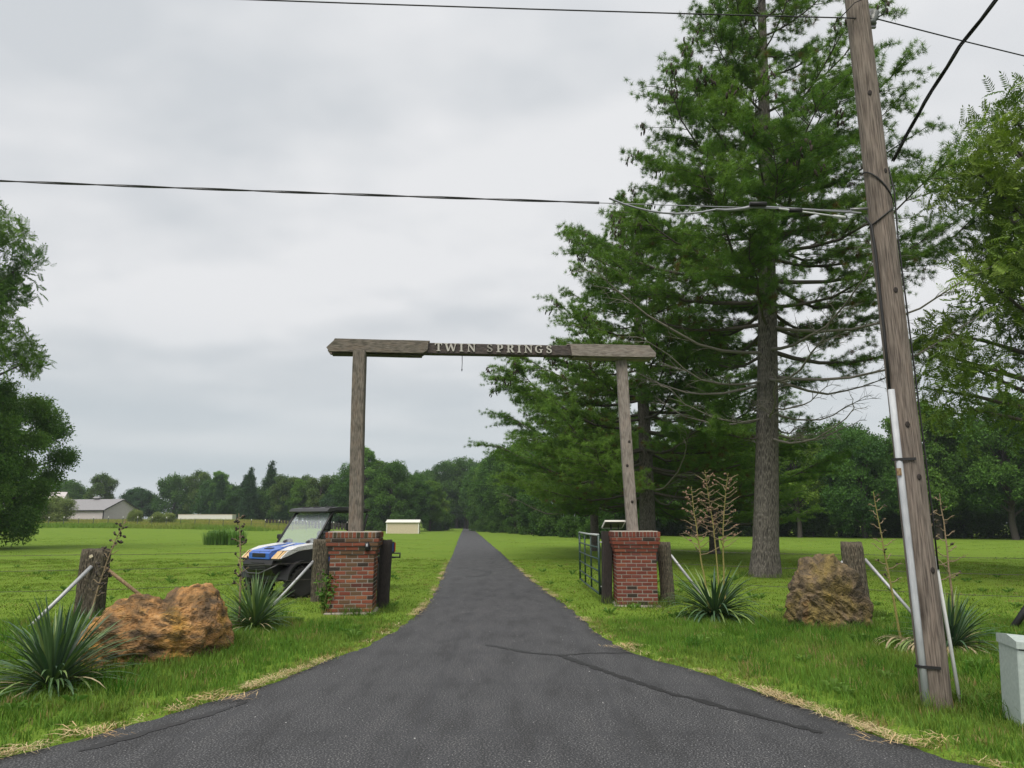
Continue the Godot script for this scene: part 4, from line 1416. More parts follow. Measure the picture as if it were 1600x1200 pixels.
	cord.tube([Vector3.ZERO, Vector3(0.004, -0.16, 0), Vector3(0, -0.29, 0)], 0.008, 0.006, 5)
	cord.lathe([Vector2(0.004, -0.35), Vector2(0.014, -0.31), Vector2(0.004, -0.28)], 6)
	part("hanging_cord", cord.done(), M.cable, g, Transform3D(Basis.IDENTITY, L - a + fr * Vector3(2.72, -0.115, 0)))
	# dark knots and bolt holes on the right post
	for q in [[0.045, 3.3 - 0.05], [0.02, 2.0], [-0.03, 2.75]]:
		var kn := MB.new(true)
		kn.lathe([Vector2(0.03, -0.004), Vector2(0.026, 0.006), Vector2(0.008, 0.008)], 9, Vector3.ZERO, Basis(Vector3.RIGHT, PI / 2))
		part("knot", kn.done(), M.black_wood, g, Transform3D(lean_r, Vector3(c.x - a.x, 1.28, c.z - a.z) + lean_r * Vector3(q[0], q[1] - 1.2, 0.112)))
	# black oval fitting on the left pillar
	var k2 := thing("oval_fitting", "small black oval fitting with a pale face on the left brick pillar", "fitting", Vector3(-2.65, 1.225, -12.82))
	var mb2 := MB.new(true)
	var prof := []
	for i in 9:
		var t := i / 8.0 * PI * 0.5
		prof.append(Vector2(0.065 * cos(t) + 0.002, 0.06 * sin(t)))
	mb2.lathe(prof, 16, Vector3.ZERO, Basis(Vector3.RIGHT, PI / 2))
	part("cover", mb2.done(), M.black, k2, Transform3D(Basis.from_scale(Vector3(0.75, 1.35, 1)), Vector3.ZERO))
	mb2 = MB.new()
	mb2.box(Vector3(0, 0.025, 0.055), Vector3(0.035, 0.05, 0.02), 0.006)
	part("face", mb2.done(), M.pvc, k2)
	# green tube gate standing open along the drive
	var hinge := Vector3(1.83, 0, -14.75)
	var gt := thing("tube_gate", "dark green metal tube gate swung open beside the right pillar", "gate", hinge, 0.0)
	var far := Vector3(-0.02, 0, -3.95)
	mb2 = MB.new(true)
	var hs := [0.2, 0.42, 0.66, 0.9, 1.14, 1.4]
	for k in 6:
		var m2 := MB.new(true)
		m2.tube([Vector3(0, hs[k], 0), far * 0.5 + Vector3(0, hs[k] - 0.01, 0), far + Vector3(0, hs[k], 0)], 0.024 if k in [0, 5] else 0.02, -1, 8)
		part("rail", m2.done(), M.gate_pale if k == 5 else M.gate, gt)
	for t in [0.0, 0.36, 0.68, 1.0]:
		var m3 := MB.new(true)
		m3.tube([far * t + Vector3(0.0, 0.19, 0), far * t + Vector3(0.0, 1.41, 0)], 0.026 if t in [0.0, 1.0] else 0.02, -1, 8)
		part("upright", m3.done(), M.gate, gt)
	for y in [0.35, 1.25]:
		var m4 := MB.new(true)
		m4.tube([Vector3(0, y, 0), Vector3(0.09, y, 0.02), Vector3(0.13, y + 0.03, 0.03)], 0.016, -1, 6)
		part("hinge", m4.done(), M.gate_pale, gt)
	# black hinge post hard by the right pillar
	var hp := part("gate_post", square_timber(0.2, 0.26, 1.5, 620, 0.01), M.black_wood, self, Transform3D(Basis(Vector3.BACK, -0.015), P(1.97, 14.72, -0.05)))
	tag(hp, "black square gate post between the green gate and the right pillar", "post")
	# slanted grey panel on the post
	var sp := thing("slanted_panel", "small grey slanted panel on a bracket behind the right pillar", "panel", Vector3(2.17, 1.45, -14.85), 0.08)
	mb2 = MB.new()
	mb2.box(Vector3(0, 0.17, 0), Vector3(0.42, 0.02, 0.34), 0.004, Basis(Vector3.RIGHT, -0.4))
	part("panel", mb2.done(), M.roofblack, sp)
	mb2 = MB.new()
	for s in [-1.0, 1.0]:
		mb2.box(Vector3(0.215 * s, 0.17, 0), Vector3(0.018, 0.04, 0.36), 0.003, Basis(Vector3.RIGHT, -0.4))
	mb2.box(Vector3(0, 0.17, 0) + Basis(Vector3.RIGHT, -0.4) * Vector3(0, 0, -0.175), Vector3(0.412, 0.038, 0.018), 0.003, Basis(Vector3.RIGHT, -0.4))
	mb2.box(Vector3(0, 0.17, 0) + Basis(Vector3.RIGHT, -0.4) * Vector3(0, 0, 0.175), Vector3(0.412, 0.038, 0.018), 0.003, Basis(Vector3.RIGHT, -0.4))
	part("frame", mb2.done(), M.offwhite, sp)
	mb2 = MB.new(true)
	mb2.tube([Vector3(-0.06, 0.0, 0.02), Vector3(-0.06, 0.16, 0.0)], 0.018, -1, 6)
	mb2.tube([Vector3(0.1, 0.0, 0.02), Vector3(0.1, 0.16, 0.0)], 0.012, -1, 6)
	part("bracket", mb2.done(), M.black, sp)


# ---------------------------------------------------------------- fence posts, wire, pole
func log_post(h: float, r: float, sd: int, lean := Vector2.ZERO, squarish := 0.0) -> ArrayMesh:
	rng.seed = sd
	var mb := MB.new(true)
	var rings := []
	var n := 22
	var ph := []
	for k in n:
		ph.append(rng.randf_range(-1, 1))
	for i in 15:
		var t := i / 14.0
		var rg := PackedVector3Array()
		for k in n:
			var a := -TAU * k / n
			var sq := 1.0 + squarish * (1.0 / maxf(absf(cos(a)), absf(sin(a))) - 1.0)
			var rr: float = r * sq * (1.0 + 0.09 * ph[k] - (0.1 if k % 5 == sd % 5 else 0.0) + 0.05 * sin(a * 3.0 + t * 4.0 + sd) + rng.randf_range(-0.02, 0.02) + 0.12 * exp(-t * 6.0))
			if i == 14:
				rr *= 0.95
			rg.append(Vector3(cos(a) * rr + lean.x * t, -0.15 + (h + 0.15) * t + (rng.randf_range(-0.02, 0.012) if i == 14 else 0.0), sin(a) * rr + lean.y * t))
		rings.append(rg)
	mb.skin(rings, false, true)
	return mb.done()


func pipe_part(o: Node3D, a: Vector3, b: Vector3, r: float, m: Material, lbl := ""):
	var mb := MB.new(true)
	var l := a.distance_to(b)
	mb.tube([Vector3.ZERO, Vector3(0, l * 0.5, 0.004), Vector3(0, l, 0)], r, r, 10)
	var p := part("brace", mb.done(), m, o, Transform3D(along(b - a, 0.0, 1.0), a))
	if lbl:
		p.set_meta("label", lbl)


func make_fence():
	# left corner post with two braces
	var o := thing("corner_post", "thick weathered fence post behind the left boulder, braced both ways", "fence post", P(-7.4, 12.44))
	part("post", log_post(1.17, 0.205, 701, Vector2(0.03, 0.0), 0.35), M.post_wood, o)
	pipe_part(o, Vector3(0.08, 0.88, 0.2), Vector3(-0.35, -0.08, 1.05), 0.033, M.pipe, "bright galvanised pipe")
	pipe_part(o, Vector3(0.2, 0.86, 0.02), Vector3(1.25, -0.05, -0.35), 0.03, M.rust, "rusty pipe")
	var mb := MB.new()
	mb.box(Vector3.ZERO, Vector3(0.06, 0.05, 0.012), 0.003, Basis(Vector3.BACK, 0.5))
	part("wood_chip", mb.done(), M.cream, o, Transform3D(Basis.IDENTITY, Vector3(0.06, 1.05, 0.215)))
	# post at the vehicle with a brace
	o = thing("fence_post", "bark-covered fence post in front of the utility vehicle", "fence post", P(-4.08, 15.0))
	part("post", log_post(1.27, 0.16, 702, Vector2(-0.03, 0.0)), M.post_wood, o)
	pipe_part(o, Vector3(-0.13, 0.82, 0.1), Vector3(-0.75, -0.05, 0.75), 0.03, M.pipe)
	# dark post beside the left pillar
	o = thing("fence_post", "dark smooth timber post touching the left pillar on its road side", "fence post", P(-2.53, 13.87))
	part("post", log_post(1.3, 0.115, 703, Vector2(0.03, 0.0), 0.5), M.black_wood, o)
	# post beside the right pillar
	o = thing("fence_post", "rough furrowed post just right of the right brick pillar", "fence post", P(3.18, 14.5))
	part("post", log_post(1.24, 0.135, 704, Vector2(-0.03, 0.0)), M.post_wood, o)
	pipe_part(o, Vector3(0.1, 0.98, 0.02), Vector3(0.85, -0.05, 0.1), 0.028, M.pipe)
	# post behind the right boulder
	o = thing("corner_post", "short stout fence post behind the right boulder", "fence post", P(6.15, 12.55))
	part("post", log_post(1.29, 0.185, 705, Vector2(-0.06, 0.0), 0.2), M.post_wood, o)
	pipe_part(o, Vector3(0.1, 1.0, 0.12), Vector3(0.62, -0.02, 0.75), 0.028, M.pipe, "pale pipe standing clear of the boulder")
	pipe_part(o, Vector3(-0.16, 1.02, 0.0), Vector3(-1.2, -0.02, -0.2), 0.028, M.pipe)
	# brace pipe at the right edge with the post it leans on
	o = thing("fence_post", "post at the right edge of the view with a dark brace pipe", "fence post", P(8.75, 11.2))
	part("post", log_post(1.25, 0.15, 706), M.post_wood, o)
	pipe_part(o, Vector3(-0.1, 1.0, 0.05), Vector3(-0.98, -0.04, 0.05), 0.05, M.black)
	# wires between the posts
	var spans := [[Vector3(-7.4, 0, -12.3), Vector3(-4.1, 0, -14.85), "three strands of fence wire from the left corner post to the vehicle"], [Vector3(-16.0, 0, -10.6), Vector3(-7.5, 0, -12.4), "fence wire running left out of view from the corner post"], [Vector3(3.28, 0, -14.45), Vector3(6.05, 0, -12.45), "fence wire between the right pillar and the right boulder"], [Vector3(6.25, 0, -12.5), Vector3(8.7, 0, -11.15), "fence wire passing behind the utility pole"]]
	for s in spans:
		var w := MB.new(true)
		rng.seed = 720
		for y in [0.5, 0.84, 1.1]:
			var pts := bend(s[0] + Vector3(0, y, 0), s[1] + Vector3(0, y, 0), -0.02, 8)
			w.tube(pts, 0.0035, 0.0035, 4, false)
			for k in 22:
				var t := (k + 0.5) / 22.0
				var p: Vector3 = (s[0] + Vector3(0, y, 0)).lerp(s[1] + Vector3(0, y, 0), t) - Vector3(0, 0.08 * t * (1.0 - t), 0)
				w.tube([p + Vector3(-0.01, -0.018, 0.008), p + Vector3(0.01, 0.018, -0.008)], 0.0025, 0.0025, 3, false)
		tag(part("barbed_wire", w.done(), M.fence_wire, self), s[2], "wire")


func make_pole():
	var o := thing("utility_pole", "tall grey wooden utility pole leaning over the verge", "utility pole", P(3.82, 6.57))
	rng.seed = 730
	var mb := MB.new(true)
	var rings := []
	var n := 28
	var ph := []
	for k in n:
		ph.append(rng.randf_range(-1, 1))
	for i in 41:
		var t := i / 40.0
		var y := -0.3 + 9.9 * t
		var rg := PackedVector3Array()
		for k in n:
			var a := -TAU * k / n
			var rr: float = lerpf(0.125, 0.112, t) * (1.0 + 0.012 * ph[k] + 0.012 * sin(a * 2.0 + t * 6.0) + rng.randf_range(-0.006, 0.006))
			if k in [9, 10]:  # a long drying crack down the left front
				rr *= 0.93
			rg.append(Vector3(cos(a) * rr + 0.02 * t, y, sin(a) * rr))
		rings.append(rg)
	mb.skin(rings, false, true)
	part("shaft", mb.done(), M.pole_wood, o)
	# knots and scars
	for q in [[0.1, 2.05, 0.3], [-0.3, 2.55, 0.25], [0.3, 1.2, 0.3], [0.0, 3.9, 0.2], [0.4, 5.2, 0.2], [-0.2, 6.1, 0.2]]:
		mb = MB.new(true)
		mb.lathe([Vector2(0.022, -0.01), Vector2(0.019, 0.008), Vector2(0.004, 0.004)], 8, Vector3.ZERO, Basis(Vector3.RIGHT, PI / 2))
		var rr2: float = lerpf(0.124, 0.112, q[1] / 9.6)
		part("knot", mb.done(), M.black_wood, o, Transform3D(Basis(Vector3.UP, q[0] as float).scaled(Vector3(1, 1.5, 1)), Vector3(sin(q[0]) * rr2, q[1], cos(q[0]) * rr2)))
	# grey U-shaped guard up the left side, held by straps
	mb = MB.new(true)
	var prof := []
	for k in 9:
		var a := PI * k / 8.0
		prof.append(Vector2(cos(a) * 0.031, -sin(a) * 0.04))
	rings = []
	for y in [-0.02, 0.9, 1.8, 2.9]:
		var rg := PackedVector3Array()
		for p in prof:
			rg.append(Vector3(p.y, y, p.x))
		rings.append(rg)
	mb.skin(rings, true, true)
	part("cable_guard", mb.done(), M.pvc, o, Transform3D(Basis(Vector3.UP, 0.45), Vector3(-0.115, 0, 0.055)))
	for y in [0.36, 2.22]:
		mb = MB.new()
		mb.box(Vector3(-0.085, y, 0.105), Vector3(0.17, 0.024, 0.012), 0.0, Basis(Vector3.UP, -0.45))
		mb.box(Vector3(-0.166, y, 0.05), Vector3(0.012, 0.024, 0.06), 0.0)
		part("strap", mb.done(), M.cable, o)
	mb = MB.new()
	mb.box(Vector3(-0.155, 2.1, 0.092), Vector3(0.04, 0.07, 0.006), 0.0, Basis(Vector3.UP, -0.3))
	part("tag", mb.done(), M.rust, o)
	# dark cable on the left edge down into the guard, thin cable down the right edge
	mb = MB.new(true)
	mb.tube([Vector3(-0.17, 4.72, 0.03), Vector3(-0.13, 4.62, 0.05), Vector3(-0.12, 4.3, 0.055), Vector3(-0.126, 3.4, 0.055), Vector3(-0.14, 2.85, 0.06)], 0.013, -1, 6)
	part("cable", mb.done(), M.cable, o)
	mb = MB.new(true)
	mb.tube([Vector3(0.13, 5.28, 0.03), Vector3(0.155, 5.0, 0.04), Vector3(0.135, 4.5, 0.04), Vector3(0.14, 3.0, 0.04), Vector3(0.15, 1.7, 0.03), Vector3(0.16, 1.2, 0.0)], 0.008, -1, 5)
	part("cable", mb.done(), M.cable, o)
	# loops of cable slung round the pole
	for q in [[4.72, 0.1], [5.05, -0.18]]:
		mb = MB.new(true)
		var pts := []
		for k in 13:
			var a := -0.6 + PI * 1.25 * k / 12.0
			pts.append(Vector3(cos(a) * 0.126, q[0] + q[1] * cos(a), sin(a) * 0.126))
		mb.tube(pts, 0.009, -1, 5)
		part("cable_loop", mb.done(), M.cable, o)
	# white pipe that guards the thin cable's foot
	mb = MB.new(true)
	mb.tube([Vector3(0.215, -0.05, 0.0), Vector3(0.2, 0.5, -0.02), Vector3(0.155, 1.32, -0.02)], 0.016, 0.016, 8)
	part("guard_pipe", mb.done(), M.white_pvc, o)
	# insulator at the top
	mb = MB.new(true)
	mb.lathe([Vector2(0.02, -0.09), Vector2(0.05, -0.07), Vector2(0.03, -0.03), Vector2(0.055, 0.0), Vector2(0.03, 0.03), Vector2(0.05, 0.07), Vector2(0.02, 0.09)], 12)
	part("insulator", mb.done(), M.porcelain, o, Transform3D(Basis(Vector3.BACK, -0.35), Vector3(0.15, 7.06, 0.05)))
	mb = MB.new()
	mb.box(Vector3(0.12, 7.06, 0.04), Vector3(0.1, 0.24, 0.03), 0.004)
	part("bracket", mb.done(), M.metal, o)
	mb = MB.new(true)
	mb.tube([Vector3(-0.3, 6.98, 0.0), Vector3(-0.1, 7.16, 0.16), Vector3(0.12, 7.26, 0.16), Vector3(0.27, 7.22, 0.1), Vector3(0.28, 7.12, 0.08), Vector3(0.2, 7.06, 0.07)], 0.006, -1, 5)
	part("jumper", mb.done(), M.cable, o)
	mb = MB.new(true)
	mb.tube([Vector3(-0.13, 4.82, 0.02), Vector3(-0.3, 4.82, 0.0)], 0.014, -1, 6)
	part("hook", mb.done(), M.metal, o)
	# lines
	rng.seed = 735
	mb = MB.new(true)
	mb.tube(bend(Vector3(-34.0, 7.75, -4.4), Vector3(3.99, 7.06, -6.5), -0.35, 20), 0.0075, 0.0075, 5, false)
	tag(part("overhead_line", mb.done(), M.cable, self), "topmost thin overhead line running left from the pole's insulator", "power line")
	mb = MB.new(true)
	mb.tube(bend(Vector3(3.99, 7.06, -6.5), Vector3(18.0, 7.9, -10.6), -0.25, 12), 0.0075, 0.0075, 5, false)
	tag(part("overhead_line", mb.done(), M.cable, self), "thin overhead line running right from the pole's insulator", "power line")
	var a0 := Vector3(-32.0, 6.35, -5.6)
	var b0 := Vector3(3.52, 4.82, -6.55)
	var main := thing("service_drop", "thick twisted service cable crossing the picture left of the pole", "power line")
	mb = MB.new(true)
	var cc := bend(a0, b0, -0.22, 44)
	mb.tube(cc, 0.005, 0.005, 5, false)
	part("messenger_wire", mb.done(), M.bare_wire, main)
	for s in 2:
		mb = MB.new(true)
		var pts := []
		for i in cc.size():
			for z in 4:
				if i == cc.size() - 1 and z > 0:
					break
				var p: Vector3 = cc[i].lerp(cc[mini(i + 1, cc.size() - 1)], z / 4.0)
				if p.x > 1.0:
					continue
				var ph2 := p.x * 4.0 + s * PI
				pts.append(p + Vector3(0, cos(ph2), sin(ph2)) * 0.007)
		mb.tube(pts, 0.007, 0.007, 5, false)
		part("insulated_wire", mb.done(), M.cable, main)
	mb = MB.new(true)
	mb.tube(bend(Vector3(1.0, 4.925, -6.48), Vector3(2.1, 4.82, -6.52), -0.1, 8), 0.01, 0.01, 6, false)
	mb.tube(bend(Vector3(2.1, 4.82, -6.52), Vector3(2.5, 4.86, -6.53), -0.02, 4), 0.012, 0.02, 6, false)
	mb.tube([Vector3(2.5, 4.86, -6.53), Vector3(2.9, 4.84, -6.54), Vector3(3.62, 4.8, -6.56)], 0.011, 0.011, 6, false)
	part("slack_loop", mb.done(), M.bare_wire, main)
	mb = MB.new(true)
	mb.tube([Vector3(2.45, 4.87, -6.5), Vector3(2.62, 4.87, -6.5)], 0.026, 0.026, 8)
	mb.tube([Vector3(2.85, 4.8, -6.5), Vector3(2.98, 4.8, -6.5)], 0.024, 0.024, 8)
	part("splice", mb.done(), M.cable, main)
	mb = MB.new(true)
	mb.tube([Vector3(2.75, 4.82, -6.5), Vector3(3.35, 4.73, -6.5)], 0.009, 0.009, 6)
	mb.tube([Vector3(3.3, 4.735, -6.5), Vector3(3.42, 4.72, -6.5)], 0.017, 0.017, 6)
	part("splice", mb.done(), M.white_pvc, main)
	mb = MB.new(true)
	for s in 3:
		var pts := []
		var key := [Vector3(3.95, 5.33, -6.45), Vector3(3.98, 5.62, -5.9), Vector3(4.03, 5.85, -5.4), Vector3(4.12, 6.02, -4.95), Vector3(4.6, 6.6, -2.5), Vector3(6.0, 7.6, 5.0), Vector3(7.6, 8.4, 14.0)]
		for i in key.size() - 1:
			for z in 8:
				var p: Vector3 = key[i].lerp(key[i + 1], z / 8.0)
				var ph3 := p.z * 5.0 + s * TAU / 3.0
				pts.append(p + Vector3(cos(ph3), sin(ph3), 0) * 0.011)
		mb.tube(pts, 0.0085, 0.0085, 5, false)
	tag(part("cable_bundle", mb.done(), M.cable, self), "bundle of black cables rising from the pole over the camera to the right", "power line")
	# telephone pedestal box at the right edge
	var u := thing("pedestal_box", "grey-green metal pedestal box with a warning sticker at the right edge", "utility box", P(4.3, 5.98), -0.25)
	u.rotation.z = -0.07
	mb = MB.new()
	mb.box(Vector3(0, 0.3, 0), Vector3(0.4, 0.62, 0.36), 0.008)
	part("body", mb.done(), M.box_green, u)
	mb = MB.new()
	mb.prism(PackedVector2Array([Vector2(-0.19, 0.6), Vector2(0.195, 0.6), Vector2(0.195, 0.655), Vector2(0.02, 0.69), Vector2(-0.19, 0.67)]), -0.21, 0.21)
	part("lid", mb.done(), M.box_green, u)
	mb = MB.new()
	mb.box(Vector3(-0.08, 0.29, 0.181), Vector3(0.006, 0.56, 0.006))
	mb.box(Vector3(0, 0.592, 0.1805), Vector3(0.38, 0.008, 0.005))
	part("seam", mb.done(), M.cable, u)
	mb = MB.new()
	mb.box(Vector3(0.1, 0.42, 0.1825), Vector3(0.15, 0.22, 0.003))
	var stk := part("sticker", mb.done(), M.sticker, u)
	mb = MB.new()
	mb.box(Vector3(0.1, 0.345, 0.1845), Vector3(0.15, 0.05, 0.002))
	part("red_band", mb.done(), M.red, stk)
	mb = MB.new()
	mb.box(Vector3(0.1, 0.295, 0.1845), Vector3(0.15, 0.045, 0.002))
	part("yellow_band", mb.done(), M.yellow, stk)
	mb = MB.new()
	for i in 5:
		mb.box(Vector3(0.055, 0.52 - i * 0.03, 0.1845), Vector3(0.03, 0.018, 0.002))
		mb.box(Vector3(0.115, 0.52 - i * 0.03, 0.1845), Vector3(0.06, 0.014 if i % 2 else 0.02, 0.002))
	part("print", mb.done(), M.cable, stk)


# ---------------------------------------------------------------- boulders
func boulder(field: Array, center: Vector3, n: int, sd: int, amp: float, hollow: Array) -> ArrayMesh:  # field: [centre, radii] ellipsoids joined smoothly
	var big := noise(0.9, 4, sd)
	var fine := noise(3.4, 4, sd + 1, true)
	var mask := noise(1.7, 3, sd + 2)
	var crags := noise(1.9, 2, sd + 3, false, 0.35, FastNoiseLite.TYPE_CELLULAR)
	crags.cellular_return_type = FastNoiseLite.RETURN_DISTANCE2_SUB
	crags.fractal_type = FastNoiseLite.FRACTAL_NONE
	var f := func(p: Vector3) -> float:
		var q := 0.0
		for e in field:
			var v: Vector3 = (p - e[0]) / (e[1] as Vector3)
			q += exp(-7.0 * (v.length() - 1.0))
		return -log(maxf(q, 1e-9)) / 7.0
	var mb := MB.new(true)
	rng.seed = sd
	var cuts := []
	for k in 26:
		var cn := rdir()
		cn.y = absf(cn.y) * 0.9 - 0.1
		cn = cn.normalized()
		var far := 0.0
		for e in field:
			far = maxf(far, cn.dot(e[0] - center) + (cn * (e[1] as Vector3)).length())
		cuts.append([cn, far * rng.randf_range(0.74, 0.94)])
	for face in 6:
		var ax := Vector3.ZERO
		ax[face % 3] = 1.0 if face < 3 else -1.0
		var u := Vector3(ax.y, ax.z, ax.x)
		var w := ax.cross(u)
		var g := []
		var gc := []
		for i in n + 1:
			var row := []
			var rc := []
			for j in n + 1:
				var s := tan((float(i) / n * 2.0 - 1.0) * PI / 4.0)
				var t := tan((float(j) / n * 2.0 - 1.0) * PI / 4.0)
				var d := (ax + u * s + w * t).normalized()
				var lo := 0.02
				var hi := 2.2
				for k in 12:
					var md := (lo + hi) * 0.5
					if f.call(center + d * md) > 0.0:
						hi = md
					else:
						lo = md
				for cut in cuts:
					var fall: float = d.dot(cut[0])
					if fall > 0.05:
						lo = minf(lo, cut[1] / fall)
				var p := center + d * lo
				var strat := fine.get_noise_3d(p.x * 0.8, p.y * 1.25 + p.x * 0.5, p.z * 0.8)
				var crack := -exp(-(crags.get_noise_3d(p.x + p.y * 0.35, p.y * 1.5, p.z) + 1.0) * 9.0)
				var dis := amp * (big.get_noise_3dv(p) * 1.2 + 0.6 * strat + 0.5 * crack)
				for hl in hollow:
					dis -= hl[2] * exp(-(p - hl[0]).length_squared() / (hl[1] * hl[1]))
				row.append(p + d * dis)
				var k2 := mask.get_noise_3dv(p * 1.2)
				var c := Color(1.0, 0.97, 0.92).lerp(Color(1.4, 1.0, 0.58), clampf(k2 * 2.6, 0.0, 1.0)).lerp(Color(0.42, 0.45, 0.45), clampf(-k2 * 2.4, 0.0, 1.0))
				for hl in hollow:
					if hl.size() > 3:
						c = c.lerp(hl[3], clampf(1.6 * exp(-(p - hl[4]).length_squared() / (hl[5] * hl[5])) + mask.get_noise_3dv(p * 3.0) * 0.5 - 0.35, 0.0, 1.0))
				rc.append(c)
			g.append(row)
			gc.append(rc)
		for i in n:
			for j in n:
				var id := [[i, j], [i + 1, j], [i + 1, j + 1], [i, j + 1]]
				for tr in [[0, 1, 2], [0, 2, 3]]:
					var v := []
					for k in [tr[0], tr[2], tr[1]]:
						mb.color(gc[id[k][0]][id[k][1]])
						mb.st.add_vertex(g[id[k][0]][id[k][1]])
	return mb.done()


func make_boulders():
	var m := boulder([[Vector3(-0.42, 0.34, 0.22), Vector3(0.55, 0.55, 0.45)], [Vector3(0.1, 0.28, 0.1), Vector3(0.6, 0.48, 0.42)], [Vector3(0.42, 0.42, -0.2), Vector3(0.48, 0.66, 0.42)]], Vector3(0.0, 0.25, 0.0), 60, 801, 0.085, [[Vector3(0.16, 0.62, 0.2), 0.15, 0.09], [Vector3(0.55, 0.2, 0.3), 0.14, 0.1], [Vector3(-0.6, 0.0, 0.5), 0.3, 0.1]])
	var o := part("boulder", m, M.rock, self, Transform3D(Basis(Vector3.UP, 0.42).scaled(Vector3(0.98, 0.95, 0.98)), P(-4.33, 8.85, -0.06)))
	tag(o, "long orange-brown boulder with two humps beside the left yucca", "boulder")
	m = boulder([[Vector3(0.0, 0.3, 0.0), Vector3(0.74, 0.62, 0.5)], [Vector3(-0.12, 0.62, -0.05), Vector3(0.44, 0.46, 0.4)], [Vector3(0.5, 0.2, -0.05), Vector3(0.3, 0.6, 0.35)]], Vector3(0.0, 0.3, 0.0), 56, 811, 0.09, [[Vector3(-0.1, 0.32, 0.52), 0.2, 0.08, Color(2.0, 1.35, 0.55), Vector3(-0.22, 0.2, 0.5), 0.3], [Vector3(0.45, 0.35, 0.45), 0.2, 0.14], [Vector3(-0.3, 0.85, 0.35), 0.15, 0.08]])
	o = part("boulder", m, M.rock2, self, Transform3D(Basis(Vector3.UP, -0.1).scaled(Vector3(0.94, 1.16, 0.98)), P(5.06, 11.4, -0.05)))
	tag(o, "rounded grey-brown boulder with an ochre foot, right of the driveway", "boulder")


# ---------------------------------------------------------------- yuccas and small plants
func sword_leaf(l: float, w: float, droop: float) -> ArrayMesh:  # grows along +y, bends towards +z
	var mb := MB.new(false)
	var prev := PackedVector3Array()
	for i in 8:
		var t := i / 7.0
		var ang := droop * t * t
		var p := Vector3(0, l * t * cos(ang * 0.6), l * t * sin(ang * 0.6))
		var ww := w * (0.55 + 0.9 * t) if t < 0.45 else w * (0.955 * (1.0 - pow((t - 0.45) / 0.55, 1.6)) + 0.01)
		var r := PackedVector3Array([p + Vector3(-ww * 0.5, 0, -ww * 0.18), p, p + Vector3(ww * 0.5, 0, -ww * 0.18)])
		if i > 0:
			for k in 2:
				mb.quad(prev[k], prev[k + 1], r[k + 1], r[k])
		prev = r
	return mb.done()


func yucca(label: String, at: Vector3, n: int, l: float, w: float, spread: float, droopy: float, sd: int, mats: Array, dry := 0.0, upright := 0.04) -> Node3D:
	rng.seed = sd
	var o := thing("yucca", label, "yucca", at)
	var meshes := []
	for k in 4:
		meshes.append(sword_leaf(l, w, [0.06, 0.25, 0.6, 1.3][k] * droopy))
	for k in n:
		var t := pow((k + 0.5) / n, 0.8)
		var tilt := lerpf(upright, spread, t) + rng.randf_range(-0.12, 0.12)
		var a := k * 2.39996 + rng.randf_range(-0.4, 0.4)
		var b := Basis(Vector3.UP, a) * Basis(Vector3.RIGHT, tilt) * Basis.from_scale(Vector3(1, 1, 1) * rng.randf_range(0.72, 1.08))
		var mi := clampi(int(t * 2.2 + rng.randf() * 1.6), 0, 3)
		var m: Material = M.yucca[mats[rng.randi() % mats.size()]]
		if t > 0.8 and rng.randf() < dry:
			m = M.dry_leaf
		part("leaf", meshes[mi], m, o, Transform3D(b, Vector3(sin(a) * 0.05, 0.02 + 0.1 * (1.0 - t), cos(a) * 0.05)))
	return o


func flower_stalk(o: Node3D, base: Vector3, tip: Vector3, bow: Vector3, branch_from: float, nb: int, bl: float, pods: float, sd: int, m: Material, pod_m: Material, pod_s := 1.0):
	rng.seed = sd
	var mb := MB.new(true)
	var pts := []
	for i in 11:
		var t := i / 10.0
		pts.append(base.lerp(tip, t) + bow * 4.0 * t * (1.0 - t) + Vector3(rng.randf_range(-1, 1), 0, rng.randf_range(-1, 1)) * 0.008)
	mb.tube(pts, 0.019, 0.005, 7, false)
	var stalk := part("flower_stalk", mb.done(), m, o)
	mb = MB.new(true)
	var px := []
	for k in nb:
		var t := lerpf(branch_from, 0.99, float(k) / nb)
		var i0 := mini(int(t * 10), 9)
		var s: Vector3 = pts[i0].lerp(pts[i0 + 1], t * 10 - i0)
		var a := k * 2.39996 + rng.randf_range(-0.4, 0.4)
		var l := bl * rng.randf_range(0.6, 1.1) * (1.15 - 0.55 * (t - branch_from) / (1.0 - branch_from))
		var d := Vector3(cos(a), rng.randf_range(0.15, 0.45), sin(a)) * l
		var e := s + d + Vector3(0, 0.12 * l, 0)
		mb.tube([s, s + d * 0.35 + Vector3(0, -0.01, 0), s + d * 0.75 + Vector3(0, 0.02, 0), e], 0.0075, 0.004, 5, false)
		for q in 2:
			var s1 := s.lerp(e, rng.randf_range(0.4, 0.9))
			mb.tube([s1, s1 + d * 0.25 + rdir() * l * 0.2], 0.0028, 0.002, 4, false)
		if rng.randf() < pods:
			for q in rng.randi_range(1, 3):
				px.append(s.lerp(e, rng.randf_range(0.5, 1.0)))
	part("branchlets", mb.done(), M.dry_stalk if m != M.pod else m, stalk).set_meta("kind", "stuff")
	if px:
		mb = MB.new(true)
		for p in px:
			var b := along(Vector3(0, 0.3, 0) + rdir() * 0.8, 0.0, rng.randf_range(0.8, 1.25) * pod_s)
			mb.lathe([Vector2(0.003, 0.0), Vector2(0.014, 0.012), Vector2(0.016, 0.032), Vector2(0.006, 0.05)], 6, p, b)
		part("seed_pods", mb.done(), pod_m, stalk).set_meta("kind", "stuff")


